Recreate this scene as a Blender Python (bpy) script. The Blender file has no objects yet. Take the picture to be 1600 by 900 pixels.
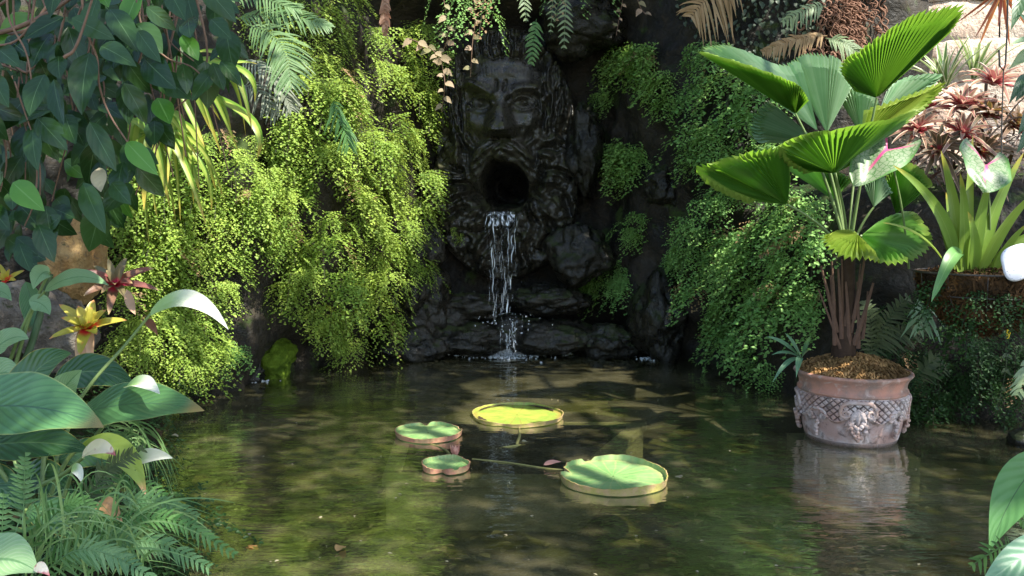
import bpy, math, random
import numpy as np
from mathutils import Vector, noise
from mathutils.bvhtree import BVHTree

# ------------------------------------------------------------------ camera, sky, sun, exposure
scene = bpy.context.scene
COL = scene.collection
rng = np.random.default_rng(11)
random.seed(11)
F, CAM_H = 1300.0, 1.5
PITCH = math.atan(105.0 / F)
cd = bpy.data.cameras.new('camera')
cd.sensor_width = 36.0
cd.lens = 36.0 * F / 1600.0
cd.clip_start, cd.clip_end = 0.05, 500.0
cam = bpy.data.objects.new('camera', cd)
COL.objects.link(cam)
cam.location = (0, 0, CAM_H)
cam.rotation_euler = (math.pi / 2 - PITCH, 0, 0)
scene.camera = cam

SUN = np.array([0.44, -0.40, 0.80]); SUN /= np.linalg.norm(SUN)      # direction towards the sun
world = bpy.data.worlds.new('World'); scene.world = world; world.use_nodes = True
wn = world.node_tree
sky = wn.nodes.new('ShaderNodeTexSky'); sky.sky_type = 'NISHITA'; sky.sun_disc = False
sky.sun_elevation = math.asin(SUN[2]); sky.sun_rotation = math.atan2(SUN[0], SUN[1])
bg = wn.nodes['Background']; bg.inputs['Strength'].default_value = 0.165
wn.links.new(sky.outputs[0], bg.inputs['Color'])
sl = bpy.data.lights.new('sun', 'SUN'); sl.energy = 5.0; sl.angle = math.radians(0.5); sl.color = (1.0, 0.95, 0.84)
so = bpy.data.objects.new('sun', sl); COL.objects.link(so)
so.rotation_euler = Vector(SUN).to_track_quat('Z', 'Y').to_euler()
scene.view_settings.view_transform = 'Standard'
scene.view_settings.look = 'None'
scene.view_settings.exposure = 1.40
scene.view_settings.gamma = 1.0
scene.render.engine = 'CYCLES'
scene.cycles.use_denoising = True
scene.cycles.max_bounces = 7
scene.cycles.transparent_max_bounces = 12
scene.cycles.sample_clamp_indirect = 6.0

# ------------------------------------------------------------------ helpers
CP, SP = math.cos(PITCH), math.sin(PITCH)
def ray(px, py):
    x, u = (px - 800.0) / F, (450.0 - py) / F
    return np.array([x, CP + u * SP, -SP + u * CP])
def P(px, py, Y):
    d = ray(px, py)
    return np.array([0, 0, CAM_H]) + d * (Y / d[1])
def PZ(px, py, z):
    d = ray(px, py)
    return np.array([0, 0, CAM_H]) + d * ((z - CAM_H) / d[2])
def unit(v):
    v = np.asarray(v, float)
    return v / (np.linalg.norm(v, axis=-1, keepdims=True) + 1e-9)
def U(a, b): return random.uniform(a, b)
def in_poly(x, y, poly):
    c = False; n = len(poly)
    for i in range(n):
        x1, y1 = poly[i]; x2, y2 = poly[i - 1]
        if (y1 > y) != (y2 > y) and x < (x2 - x1) * (y - y1) / (y2 - y1) + x1: c = not c
    return c
def rand_in(poly):
    xs = [p[0] for p in poly]; ys = [p[1] for p in poly]
    while True:
        x, y = U(min(xs), max(xs)), U(min(ys), max(ys))
        if in_poly(x, y, poly): return x, y
def bez(p0, p1, p2, n=9):
    t = np.linspace(0, 1, n)[:, None]
    return (1 - t) ** 2 * np.asarray(p0) + 2 * t * (1 - t) * np.asarray(p1) + t * t * np.asarray(p2)
def spline(pts, per=6):
    p = np.asarray(pts, float)
    p = np.vstack([2 * p[0] - p[1], p, 2 * p[-1] - p[-2]])
    out = []
    for i in range(1, len(p) - 2):
        for t in np.linspace(0, 1, per, endpoint=False):
            a, b, c, d = p[i - 1], p[i], p[i + 1], p[i + 2]
            out.append(0.5 * (2 * b + (c - a) * t + (2 * a - 5 * b + 4 * c - d) * t * t + (3 * b - 3 * c + d - a) * t ** 3))
    out.append(p[-2])
    return np.array(out)
def fbm(p, o=4): return noise.fractal(Vector(p), 1.0, 2.0, o)

ORG = {}
class MB:
    """collects patches; build() links them as ONE mesh object"""
    def __init__(s): s.V, s.L, s.T, s.UV, s.R, s.n = [], [], [], [], [], 0
    def add(s, V, faces, uv=None, rnd=0.5):
        V = np.asarray(V, float); n = len(V)
        if isinstance(faces, np.ndarray):
            s.L.append((faces + s.n).ravel()); s.T.append(np.full(len(faces), faces.shape[1]))
        else:
            for f in faces:
                s.L.append(np.array(f) + s.n); s.T.append(np.array([len(f)]))
        s.V.append(V); s.UV.append(np.zeros((n, 2)) if uv is None else np.asarray(uv, float))
        s.R.append(np.full(n, rnd, float) if np.isscalar(rnd) else np.asarray(rnd, float))
        s.n += n
    def grid(s, X, uv=None, rnd=0.5, closed=False):
        """X (a,b,3)"""
        a, b = X.shape[:2]
        i = np.arange(a * b).reshape(a, b)
        if closed: i = np.hstack([i, i[:, :1]])
        f = np.stack([i[:-1, :-1], i[:-1, 1:], i[1:, 1:], i[1:, :-1]], -1).reshape(-1, 4)
        s.add(X.reshape(-1, 3), f, None if uv is None else uv.reshape(-1, 2), rnd if np.isscalar(rnd) else np.asarray(rnd).ravel())
    def build(s, name, mat, parent=None, loc=None, smooth=True):
        me = bpy.data.meshes.new(name)
        V = np.concatenate(s.V)
        o_ = np.array(ORG[parent.name] if parent is not None else (loc if loc is not None else (0, 0, 0)), float)
        me.vertices.add(len(V)); me.vertices.foreach_set('co', (V - o_).astype(np.float32).ravel())
        L = np.concatenate(s.L).astype(np.int32); T = np.concatenate(s.T).astype(np.int32)
        me.loops.add(len(L)); me.loops.foreach_set('vertex_index', L)
        me.polygons.add(len(T))
        me.polygons.foreach_set('loop_start', np.concatenate([[0], np.cumsum(T)[:-1]]).astype(np.int32))
        me.polygons.foreach_set('loop_total', T)
        me.polygons.foreach_set('use_smooth', np.full(len(T), smooth))
        uvl = me.uv_layers.new(name='UVMap')
        uvl.data.foreach_set('uv', np.concatenate(s.UV)[L].astype(np.float32).ravel())
        at = me.attributes.new('rnd', 'FLOAT', 'POINT')
        at.data.foreach_set('value', np.concatenate(s.R).astype(np.float32))
        me.update(calc_edges=True); me.validate()
        me.materials.append(mat)
        o = bpy.data.objects.new(name, me); COL.objects.link(o)
        if parent is not None: o.parent = parent
        else: o.location = o_
        ORG[o.name] = o_
        return o
def thing(name, label, cat, loc, group=None):
    o = bpy.data.objects.new(name, None); COL.objects.link(o)
    o.location = loc; ORG[o.name] = np.array(loc, float); o.empty_display_size = 0.1
    o['label'] = label; o['category'] = cat
    if group: o['group'] = group
    return o
def solo(mb, name, mat, label, cat, loc=None, group=None, kind=None, smooth=True):
    o = mb.build(name, mat, loc=loc, smooth=smooth)
    o['label'] = label; o['category'] = cat
    if group: o['group'] = group
    if kind: o['kind'] = kind
    return o
def struct(mb, name, mat, smooth=True):
    o = mb.build(name, mat, smooth=smooth); o['kind'] = 'structure'; return o

def ribbon(mb, pts, w, nrm, fold=0.0, nu=1, rnd=None, wav=0.0, wn=4, curl=0.0):
    pts = np.asarray(pts, float); n = len(pts); w = np.broadcast_to(w, n)
    t = unit(np.gradient(pts, axis=0)); nr = np.broadcast_to(np.asarray(nrm, float), (n, 3))
    s = unit(np.cross(t, nr)); u = np.cross(s, t)
    a = np.linspace(-1, 1, 2 * nu + 1)
    v = np.linspace(0, 1, n)
    X = pts[:, None] + s[:, None] * (a[None, :, None] * w[:, None, None])
    lift = np.abs(a)[None] * fold + (a[None] ** 2) * curl
    if wav:
        ph = U(0, 6.28)
        lift = lift + wav * np.sin(v[:, None] * wn * 6.283 + ph + 2.0 * (a[None] > 0)) * np.abs(a)[None]
    X = X + u[:, None] * (lift * w[:, None])[..., None]
    uv = np.stack(np.broadcast_arrays((a * 0.5 + 0.5)[None], v[:, None]), -1)
    mb.grid(X, uv, random.random() if rnd is None else rnd)
def tube(mb, pts, r, k=6, rnd=0.5, cap=True):
    pts = np.asarray(pts, float); n = len(pts); r = np.broadcast_to(r, n)
    t = unit(np.gradient(pts, axis=0))
    ref = np.array([0.31, 0.17, 0.93]) if abs(t[:, 2].mean()) < 0.8 else np.array([0.9, 0.3, 0.1])
    s = unit(np.cross(t, ref)); u = np.cross(s, t)
    a = np.linspace(0, 2 * np.pi, k, endpoint=False)
    X = pts[:, None] + (s[:, None] * np.cos(a)[None, :, None] + u[:, None] * np.sin(a)[None, :, None]) * r[:, None, None]
    uv = np.stack(np.broadcast_arrays(np.linspace(0, 1, k)[None], np.linspace(0, 1, n)[:, None]), -1)
    mb.grid(X, uv, rnd, closed=True)
    if cap:
        mb.add(X[0], [tuple(range(k))], None, rnd); mb.add(X[-1], [tuple(range(k))[::-1]], None, rnd)
def w_leaf(n, W, p=1.0, q=1.3, m=0.4):
    """leaf half-width along its length: widest at m, drawn-out tip"""
    t = np.linspace(0, 1, n)
    e = math.log(0.5) / math.log(m)
    return W * np.clip(np.sin(np.pi * t ** e), 0, 1) ** p * (1 - 0.25 * t ** 3) + 1e-4
def w_strap(n, W, tip=0.5, base=0.7):
    t = np.linspace(0, 1, n)
    return W * np.minimum(base + (1 - base) * np.minimum(t * 4, 1), np.clip((1 - t) / tip, 0, 1) ** 0.6) + 3e-4
def ico(sub=2):
    import bmesh
    bm = bmesh.new(); bmesh.ops.create_icosphere(bm, subdivisions=sub, radius=1)
    V = np.array([v.co[:] for v in bm.verts]); Fc = np.array([[v.index for v in f.verts] for f in bm.faces]); bm.free()
    return V, Fc
ICO1, ICO2, ICO5 = ico(1), ico(2), ico(5)
def ball(mb, c, r, rnd=0.5, sub=2):
    V, Fc = ICO1 if sub == 1 else ICO2
    mb.add(V * np.asarray(r) + np.asarray(c), Fc, None, rnd)

# ------------------------------------------------------------------ materials
class G:
    def __init__(s, name):
        s.m = bpy.data.materials.new(name); s.m.use_nodes = True; s.t = s.m.node_tree
        s.t.nodes.clear(); s.out = s.n('OutputMaterial')
    def n(s, typ, ins=None, **kw):
        nd = s.t.nodes.new('ShaderNode' + typ)
        for k, v in kw.items(): setattr(nd, k, v)
        for k, v in (ins or {}).items(): s.set(nd, k, v)
        return nd
    def set(s, nd, k, v):
        i = nd.inputs[k]
        if isinstance(v, bpy.types.NodeSocket): s.t.links.new(v, i)
        elif isinstance(v, (tuple, list)) and len(v) == 3 and i.type == 'RGBA': i.default_value = (*v, 1)
        else: i.default_value = v
    def math(s, op, a, b=0.0, c=0.0, clamp=False):
        nd = s.n('Math', {0: a, 1: b, 2: c}, operation=op, use_clamp=clamp); return nd.outputs[0]
    def mix(s, f, a, b, blend='MIX'):
        nd = s.n('Mix', data_type='RGBA', blend_type=blend, clamp_factor=True)
        s.set(nd, 0, f); s.set(nd, 6, a); s.set(nd, 7, b); return nd.outputs[2]
    def ramp(s, f, lo, hi, smooth=True):
        nd = s.n('MapRange', {0: f, 1: lo, 2: hi, 3: 0.0, 4: 1.0}, interpolation_type='SMOOTHSTEP' if smooth else 'LINEAR'); return nd.outputs[0]
    def noise(s, scale, detail=4.0, rough=0.55, vec=None, dist=0.0):
        nd = s.n('TexNoise', {'Scale': scale, 'Detail': detail, 'Roughness': rough, 'Distortion': dist})
        s.t.links.new(vec if vec is not None else s.obj(), nd.inputs['Vector']); return nd.outputs[0]
    def obj(s):
        if not hasattr(s, '_o'): s._o = s.n('NewGeometry').outputs['Position']
        return s._o
    def uv(s):
        if not hasattr(s, '_uv'):
            u = s.n('UVMap'); x = s.n('SeparateXYZ'); s.t.links.new(u.outputs[0], x.inputs[0]); s._uv = (x.outputs[0], x.outputs[1])
        return s._uv
    def rnd(s):
        if not hasattr(s, '_r'): s._r = s.n('Attribute', attribute_name='rnd').outputs['Fac']
        return s._r
    def bump(s, h, strength=0.5, dist=0.02):
        return s.n('Bump', {'Height': h, 'Strength': strength, 'Distance': dist}).outputs[0]
    def end(s, sh): s.t.links.new(sh, s.out.inputs['Surface']); return s.m
    def pbr(s, col, rough=0.5, spec=0.5, normal=None, **kw):
        nd = s.n('BsdfPrincipled', {'Base Color': col, 'Roughness': rough, 'Specular IOR Level': spec})
        if normal is not None: s.set(nd, 'Normal', normal)
        for k, v in kw.items(): s.set(nd, k, v)
        return nd.outputs[0]

def leaf_mat(name, c1, c2, tr=None, tw=0.3, rough=0.42, spec=0.4, vein=None, vn=14, vs=1.0, vk=0.5, mid=None, mw=0.05,
             edge=None, ew=0.85, tip=None, stripe=None, sn=5, blotch=None, bs=14, bt=0.62, centre=None, cl=0.3, bumpk=0.25, var=0.35, dark=False, under=None):
    g = G(name); ux, uy = g.uv(); r = g.rnd()
    col = g.mix(r, c1, c2)
    nz = g.noise(9.0, 3.0)
    col = g.mix(1.0, col, g.n('CombineColor', {0: g.math('MULTIPLY_ADD', nz, 2 * var, 1 - var), 1: g.math('MULTIPLY_ADD', nz, 1.7 * var, 1 - 0.85 * var), 2: g.math('MULTIPLY_ADD', nz, 2 * var, 1 - var)}).outputs[0], 'MULTIPLY')
    a = g.math('MULTIPLY', g.math('ABSOLUTE', g.math('SUBTRACT', ux, 0.5)), 2.0)
    wv = g.math('SINE', g.math('ADD', g.math('MULTIPLY', g.math('SUBTRACT', uy, g.math('MULTIPLY', a, 0.22 * vs)), vn * 6.283), g.math('MULTIPLY', nz, 3.0)))
    h = wv
    if stripe:
        sw = g.math('SINE', g.math('MULTIPLY_ADD', ux, sn * 6.283, g.math('MULTIPLY', nz, 2.0)))
        col = g.mix(g.ramp(sw, -0.1, 0.5), col, stripe)
    if blotch: col = g.mix(g.ramp(g.noise(bs, 3.0, 0.6), bt, bt + 0.08), col, blotch)
    if vein: col = g.mix(g.math('MULTIPLY', g.ramp(wv, 0.6, 1.0), vk), col, vein)
    if edge: col = g.mix(g.ramp(a, ew, min(1.0, ew + 0.1)), col, edge)
    if mid: col = g.mix(g.ramp(a, mw * 1.6, mw * 0.6), col, mid)
    if tip: col = g.mix(g.ramp(g.math('ADD', uy, g.math('MULTIPLY', nz, 0.25)), 0.95, 1.1), col, tip)
    if centre: col = g.mix(g.ramp(uy, cl * 1.3, cl * 0.5), col, centre)
    if dark: col = g.mix(g.ramp(r, 1.2, 1.6), col, (0.30, 0.19, 0.10))
    if dark: col = g.mix(g.ramp(r, -0.1, -0.5), col, (0.02, 0.012, 0.006))
    nrm = g.bump(h, bumpk, 0.002)
    if under: col = g.mix(g.n('NewGeometry').outputs['Backfacing'], col, under)
    p = g.pbr(col, rough, spec, nrm)
    if tw <= 0: return g.end(p)
    tcol = g.mix(0.55, col, tr) if tr else g.mix(1.0, col, (1.6, 1.5, 0.6), 'MULTIPLY')
    tl = g.n('BsdfTranslucent', {'Color': tcol})
    ms = g.n('MixShader', {0: tw}); g.t.links.new(p, ms.inputs[1]); g.t.links.new(tl.outputs[0], ms.inputs[2])
    return g.end(ms.outputs[0])

def rock_mat(name, c1, c2, c3, rough=(0.3, 0.7), moss=None, mt=0.55, scale=3.0, bump=0.8, spec=0.5):
    g = G(name)
    n1 = g.noise(scale, 8.0, 0.62); n2 = g.noise(scale * 4.3, 6.0, 0.6, dist=0.6); n3 = g.noise(scale * 14, 4.0)
    col = g.mix(g.ramp(n1, 0.38, 0.62), c1, c2)
    col = g.mix(g.math('MULTIPLY', g.ramp(n2, 0.52, 0.7), 0.7), col, c3)
    if moss:
        nz = g.n('SeparateXYZ'); g.t.links.new(g.n('NewGeometry').outputs['Normal'], nz.inputs[0])
        mf = g.ramp(g.math('ADD', g.noise(scale * 1.4, 6.0, 0.65), g.math('MULTIPLY', nz.outputs[2], 0.15)), mt, mt + 0.14)
        mcol = g.mix(n3, moss, tuple(0.45 * x for x in moss))
        col = g.mix(mf, col, mcol)
    ro = g.math('MULTIPLY_ADD', g.ramp(n2, 0.35, 0.65), rough[1] - rough[0], rough[0])
    if moss: ro = g.math('MAXIMUM', ro, g.math('MULTIPLY', mf, 0.85))
    hh = g.math('ADD', g.math('MULTIPLY', n2, 0.7), g.math('MULTIPLY', n3, 0.3))
    return g.end(g.pbr(col, ro, spec, g.bump(hh, bump, 0.05)))
def plain_mat(name, col, rough=0.5, spec=0.4, var=0.25, scale=20.0, bump=0.2, **kw):
    g = G(name); nz = g.noise(scale, 5.0)
    c = g.mix(nz, tuple(x * (1 - var) for x in col), tuple(min(1, x * (1 + var)) for x in col))
    return g.end(g.pbr(c, rough, spec, g.bump(nz, bump, 0.01), **kw))
# ------------------------------------------------------------------ setting: pond, water, banks, rock walls
M = {}
g = G('pond_bed')
n1 = g.noise(1.3, 6.0, 0.6); n2 = g.noise(7.0, 8.0, 0.7, dist=0.8); n3 = g.noise(38.0, 3.0)
c = g.mix(g.ramp(n1, 0.35, 0.65), (0.11, 0.11, 0.046), (0.19, 0.18, 0.088))
c = g.mix(g.ramp(n2, 0.54, 0.68), c, (0.20, 0.185, 0.11)); c = g.mix(g.ramp(n2, 0.44, 0.34), c, (0.028, 0.03, 0.015))
c = g.mix(g.math('MULTIPLY', g.ramp(n3, 0.66, 0.74), 0.6), c, (0.24, 0.22, 0.14))
M['bed'] = g.end(g.pbr(c, 0.9, 0.1, g.bump(n2, 0.6, 0.03)))
g = G('pond_water')
mp = g.n('Mapping', {'Scale': (1.0, 2.3, 1.0)}); g.t.links.new(g.obj(), mp.inputs[0])
w1 = g.noise(2.4, 3.0, 0.5, mp.outputs[0], 0.4); w2 = g.noise(9.0, 2.0, 0.5, mp.outputs[0], 0.3)
# rings spread from the foot of the waterfall
dv = g.n('VectorMath', {1: (-0.12, 9.0, 0.0)}, operation='DISTANCE'); g.t.links.new(g.obj(), dv.inputs[0])
ring = g.math('SINE', g.math('MULTIPLY', dv.outputs['Value'], 34.0))
ring = g.math('MULTIPLY', ring, g.math('DIVIDE', 0.35, g.math('ADD', g.math('MULTIPLY', dv.outputs['Value'], dv.outputs['Value']), 0.6)))
hh = g.math('ADD', g.math('ADD', g.math('MULTIPLY', w1, 1.0), g.math('MULTIPLY', w2, 0.22)), g.math('MULTIPLY', ring, 0.25))
nrm = g.bump(hh, 0.28, 0.04)
fr = g.n('Fresnel', {'IOR': 1.30, 'Normal': nrm})
tb = g.n('BsdfTransparent', {'Color': (0.74, 0.77, 0.52, 1)})
gl = g.n('BsdfGlossy', {'Color': (0.95, 0.97, 0.95, 1), 'Roughness': 0.035, 'Normal': nrm})
ms = g.n('MixShader'); g.t.links.new(g.math('MULTIPLY', fr.outputs[0], 0.52, clamp=True), ms.inputs[0])
g.t.links.new(tb.outputs[0], ms.inputs[1]); g.t.links.new(gl.outputs[0], ms.inputs[2])
mk = g.n('BsdfDiffuse', {'Color': g.mix(g.ramp(g.noise(1.1, 5.0, 0.6), 0.35, 0.65), (0.095, 0.092, 0.042), (0.21, 0.19, 0.105))})
m2 = g.n('MixShader', {0: g.math('MULTIPLY_ADD', g.ramp(g.noise(2.2, 6.0, 0.65), 0.35, 0.65), 0.18, 0.26)})
g.t.links.new(tb.outputs[0], m2.inputs[1]); g.t.links.new(mk.outputs[0], m2.inputs[2]); g.t.links.new(m2.outputs[0], ms.inputs[1])
M['water'] = g.end(ms.outputs[0])
M['mouthshade'] = rock_mat('mouth_shade_rock', (0.007, 0.0065, 0.0055), (0.018, 0.015, 0.012), (0.03, 0.025, 0.019), (0.22, 0.6), (0.025, 0.045, 0.008), 0.62, 2.6, 1.0)  # for the mouth cavity, its shade put into the darker colour
M['wallrock'] = rock_mat('mossy_rock', (0.010, 0.009, 0.007), (0.026, 0.021, 0.014), (0.05, 0.038, 0.025), (0.5, 0.9), (0.045, 0.075, 0.014), 0.56, 2.2, 1.0, 0.3)
M['facerock'] = rock_mat('carved_stone', (0.012, 0.011, 0.0075), (0.026, 0.023, 0.015), (0.045, 0.038, 0.024), (0.2, 0.55), (0.05, 0.052, 0.012), 0.58, 4.0, 0.35, 0.6)
M['boulder'] = rock_mat('wet_boulder', (0.007, 0.0068, 0.005), (0.018, 0.016, 0.011), (0.034, 0.029, 0.019), (0.2, 0.55), (0.028, 0.04, 0.008), 0.58, 3.0, 0.7, 0.35)
M['mossrock'] = rock_mat('moss_covered_rock', (0.07, 0.12, 0.012), (0.12, 0.19, 0.02), (0.05, 0.08, 0.01), (0.9, 1.0), (0.14, 0.22, 0.02), 0.4, 7.0, 1.0, 0.1)
M['tanrock'] = rock_mat('tan_rock', (0.26, 0.15, 0.06), (0.34, 0.23, 0.10), (0.10, 0.08, 0.06), (0.8, 1.0), (0.06, 0.07, 0.02), 0.68, 5.0, 0.9, 0.2)
M['greyrock'] = rock_mat('grey_rock', (0.10, 0.085, 0.07), (0.19, 0.17, 0.14), (0.06, 0.05, 0.04), (0.8, 1.0), (0.05, 0.06, 0.02), 0.62, 6.0, 0.9, 0.2)
M['soil'] = rock_mat('soil', (0.022, 0.018, 0.012), (0.045, 0.034, 0.02), (0.07, 0.05, 0.03), (0.9, 1.0), (0.03, 0.05, 0.01), 0.55, 9.0, 1.0, 0.1)

mb = MB()
xs = np.linspace(-30, 30, 61); ys = np.linspace(-20, 40, 61)
X = np.zeros((61, 61, 3)); X[..., 0] = xs[None]; X[..., 1] = ys[:, None]; X[..., 2] = -0.34
mb.grid(X); struct(mb, 'ground', M['bed'])
mb = MB()
xs = np.linspace(-5.2, 6.2, 40); ys = np.linspace(0.8, 10.6, 40)
X = np.zeros((40, 40, 3)); X[..., 0] = xs[None]; X[..., 1] = ys[:, None]
mb.grid(X[:, ::-1]); struct(mb, 'water', M['water'])

def wall_mesh(plan, prof, per, amp, seed, extra=None):
    """plan: (x,y) control points; prof(i_z)-> list of (z, inset) ; displaced by rock noise"""
    C = spline([(x, y, 0) for x, y in plan], per)
    T = unit(np.gradient(C, axis=0)); Nn = np.stack([T[:, 1], -T[:, 0], 0 * T[:, 0]], -1)
    n, m = len(C), len(prof)
    X = np.zeros((m, n, 3))
    for j, (z, ins) in enumerate(prof):
        for i in range(n):
            p = C[i] - Nn[i] * ins + np.array([0, 0, z])
            q = p * 0.9 + seed
            d = amp * (1.1 * fbm(q, 5) + 0.5 * (1 - 2 * abs(noise.noise(Vector(q * 2.3))))) + amp * 0.35 * noise.noise(Vector(q * 6))
            if extra: d = extra(p, d)
            X[j, i] = p + Nn[i] * d
            if extra: X[j, i, 2] -= max(0, z - 3.65) * 0.92 * smooth(1.45, 1.9, C[i, 0])      # unseen right wall top cut down to let sun reach the tufts
    return X[:, ::-1]
def smooth(a, b, x):
    t = min(1, max(0, (x - a) / (b - a))); return t * t * (3 - 2 * t)
def grotto(p, d):
    al = smooth(1.5, 1.0, abs(p[0] + 0.1))                  # the niche round the face
    d = d * (1 - 0.55 * al) - 0.05 * al
    roof = smooth(1.9, 1.1, abs(p[0])) * smooth(3.72, 4.15, p[2]) * smooth(8.2, 9.0, p[1])
    d += roof * 0.75  # rock overhang added above the view to shade the face
    d += 0.22 * smooth(-0.9, -1.6, p[0]) * smooth(0.4, 1.1, p[2]) * smooth(3.2, 2.2, p[2]) * smooth(7.6, 8.2, p[1])   # the left bulge
    d -= 0.22 * smooth(0.55, 0.15, p[2]) * smooth(7.4, 8.0, p[1])
    d -= 1.3 * smooth(0.42, 0.22, math.hypot(p[0] + 0.09, p[2] - 1.9)) * smooth(9.0, 9.5, p[1])   # behind the open mouth
    # undercut at the waterline
    return d
plan = [(-6.5, 3.6), (-4.6, 5.4), (-3.5, 6.3), (-2.85, 6.9), (-2.5, 7.25), (-2.25, 7.75), (-1.95, 8.2), (-1.6, 8.75), (-1.32, 9.4), (-1.0, 9.85), (-0.1, 9.98),
        (0.85, 9.9), (1.2, 9.55), (1.5, 9.1), (1.85, 8.55), (2.2, 8.1), (2.7, 7.85), (3.4, 7.9), (4.1, 8.3)]
X = wall_mesh(plan, [(z, 0.0 + 0.04 * max(0, z - 1.5)) for z in np.linspace(-0.5, 6.2, 92)], 12, 0.17, np.array([3.1, 7.7, 1.3]), grotto)
mb = MB(); mb.grid(X)
rock_wall = solo(mb, 'rock_wall', M['wallrock'], 'tall dark mossy rock grotto wall curving round the pond', 'rock wall', loc=(0, 9.9, 0))
bank_plan = [(2.3, 8.3), (2.32, 7.7), (2.36, 7.2), (2.6, 6.75), (3.0, 6.45), (3.6, 6.2), (4.6, 5.9), (6.2, 5.3)]
prof = [(z, 0.02 * z) for z in np.linspace(-0.5, 1.45, 26)] + [(1.6, 0.08), (1.72, 0.18), (1.8, 0.35), (1.86, 0.6), (1.9, 0.9), (1.95, 1.3), (2.0, 1.8), (2.05, 2.4)]
XB = wall_mesh(bank_plan, prof, 10, 0.13, np.array([13.1, 2.7, 5.3]))
mb = MB(); mb.grid(XB)
rock_ledge = solo(mb, 'rock_ledge', M['wallrock'], 'low rock ledge behind the potted palm, planted with pink bromeliads on top', 'rock ledge', loc=(3.2, 6.6, 0))
# left bank of soil
mb = MB()
edge = spline([(-3.0, 7.2, 0), (-2.75, 6.5, 0), (-2.5, 5.8, 0), (-2.1, 4.8, 0), (-1.62, 3.9, 0), (-1.3, 3.2, 0), (-1.1, 2.2, 0), (-1.1, 0.5, 0)], 8)
X = np.zeros((len(edge), 14, 3))
for i, e in enumerate(edge):
    for j, (d, z) in enumerate([(-0.25, -0.4), (-0.05, -0.1), (0, 0.02), (0.1, 0.09), (0.25, 0.16), (0.45, 0.22), (0.7, 0.28), (1.0, 0.34), (1.4, 0.42), (1.9, 0.5), (2.5, 0.58), (3.3, 0.65), (4.5, 0.7), (6, 0.7)]):
        p = e + np.array([-d, 0, z])
        X[i, j] = p + np.array([0, 0, 0.07 * fbm(p * 2.2, 4)]) + np.array([0.06 * noise.noise(Vector(p * 2)), 0, 0])
mb.grid(X); struct(mb, 'bank', M['soil'])
XL = X
mb = MB()
edge = spline([(6.0, 4.2, 0), (4.2, 4.0, 0), (3.0, 3.7, 0), (2.3, 3.1, 0), (2.05, 2.4, 0), (2.0, 1.2, 0), (2.0, 0, 0)], 8)
X = np.zeros((len(edge), 8, 3))
for i, e in enumerate(edge):
    for j, (d, z) in enumerate([(-0.2, -0.4), (0, 0.0), (0.15, 0.08), (0.4, 0.14), (0.8, 0.2), (1.4, 0.26), (2.5, 0.3), (5, 0.3)]):
        p = e + np.array([0.8 * d, -0.6 * d, z])
        X[i, j] = p + np.array([0, 0, 0.05 * fbm(p * 2.2, 4)])
mb.grid(X); struct(mb, 'bank', M['soil'])
# ray casts on the rock place what grows on it
def bvh_of(Xs):
    V, Fc, o = [], [], 0
    for X in Xs:
        a, b = X.shape[:2]; i = np.arange(a * b).reshape(a, b) + o
        V += [tuple(p) for p in X.reshape(-1, 3)]
        Fc += [tuple(map(int, q)) for q in np.stack([i[:-1, :-1], i[:-1, 1:], i[1:, 1:], i[1:, :-1]], -1).reshape(-1, 4)]; o += a * b
    return BVHTree.FromPolygons(V, Fc)
XW = wall_mesh.__defaults__
ROCK = bvh_of([np.array([v.co[:] for v in rock_wall.data.vertices]).reshape(92, -1, 3) + np.array([0, 9.9, 0]), XB])
def hit(px, py):
    d = ray(px, py); l, nn, i, dist = ROCK.ray_cast(Vector((0, 0, CAM_H)), Vector(d).normalized(), 60)
    if l is None: return P(px, py, 8.0), np.array([0, -1, 0.0])
    nn = np.array(nn)
    if nn @ d > 0: nn = -nn
    return np.array(l), nn
# ------------------------------------------------------------------ the stone face
S = 9.25 / F                                     # metres per photo pixel at the face
FX, FY0 = P(788, 200, 9.25)[0], 9.72
nu, nv = 330, 420
px = np.linspace(652, 918, nu); py = np.linspace(22, 452, nv)
UU, VV = np.meshgrid(px - 788.0, py)
def gs(cx, cy, sx, sy, rot=0.0):
    x, y = UU - cx, VV - cy
    if rot: x, y = x * math.cos(rot) + y * math.sin(rot), -x * math.sin(rot) + y * math.cos(rot)
    return np.exp(-0.5 * ((x / sx) ** 2 + (y / sy) ** 2))
def sst(a, b, x):
    t = np.clip((x - a) / (b - a), 0, 1); return t * t * (3 - 2 * t)
def ridge(pts, w, amp):
    """a raised line through pts"""
    pts = spline([(a, b, 0) for a, b in pts], 8)[:, :2]
    d = np.full(UU.shape, 1e9)
    for p in pts: d = np.minimum(d, (UU - p[0]) ** 2 + (VV - p[1]) ** 2)
    return amp * np.exp(-0.5 * d / w ** 2)
NZ = np.zeros(UU.shape); NW = np.zeros(UU.shape); NX = np.zeros(UU.shape)
for j in range(nv):
    for i in range(nu):
        x, y = UU[j, i] / 60.0, VV[j, i] / 60.0
        NZ[j, i] = noise.noise(Vector((x * 1.3, y * 1.3, 4.2))); NW[j, i] = noise.noise(Vector((x * 2.4, y * 2.4, 9.9))); NX[j, i] = noise.noise(Vector((x * 7, y * 7, 1.7)))
head = np.sqrt(np.clip(1 - (UU / 84) ** 2 - ((VV - 185) / 132) ** 2, 0, 1))
H = 56 * head ** 0.85
# brows: heavy, frowning, the left one steeper
H += ridge([(-66, 128), (-50, 126), (-32, 134), (-14, 148)], 6.5, 17) + ridge([(14, 148), (30, 138), (52, 136), (68, 146)], 6.5, 16)
H -= ridge([(-70, 104), (-45, 118), (-22, 136)], 2.6, 4) + ridge([(-8, 124), (-6, 140)], 2.2, 5) + ridge([(7, 124), (6, 140)], 2.2, 5)
H += ridge([(-40, 96), (0, 90), (40, 98)], 6, 4) + ridge([(-36, 112), (0, 108), (38, 114)], 5, 3.5)
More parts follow.
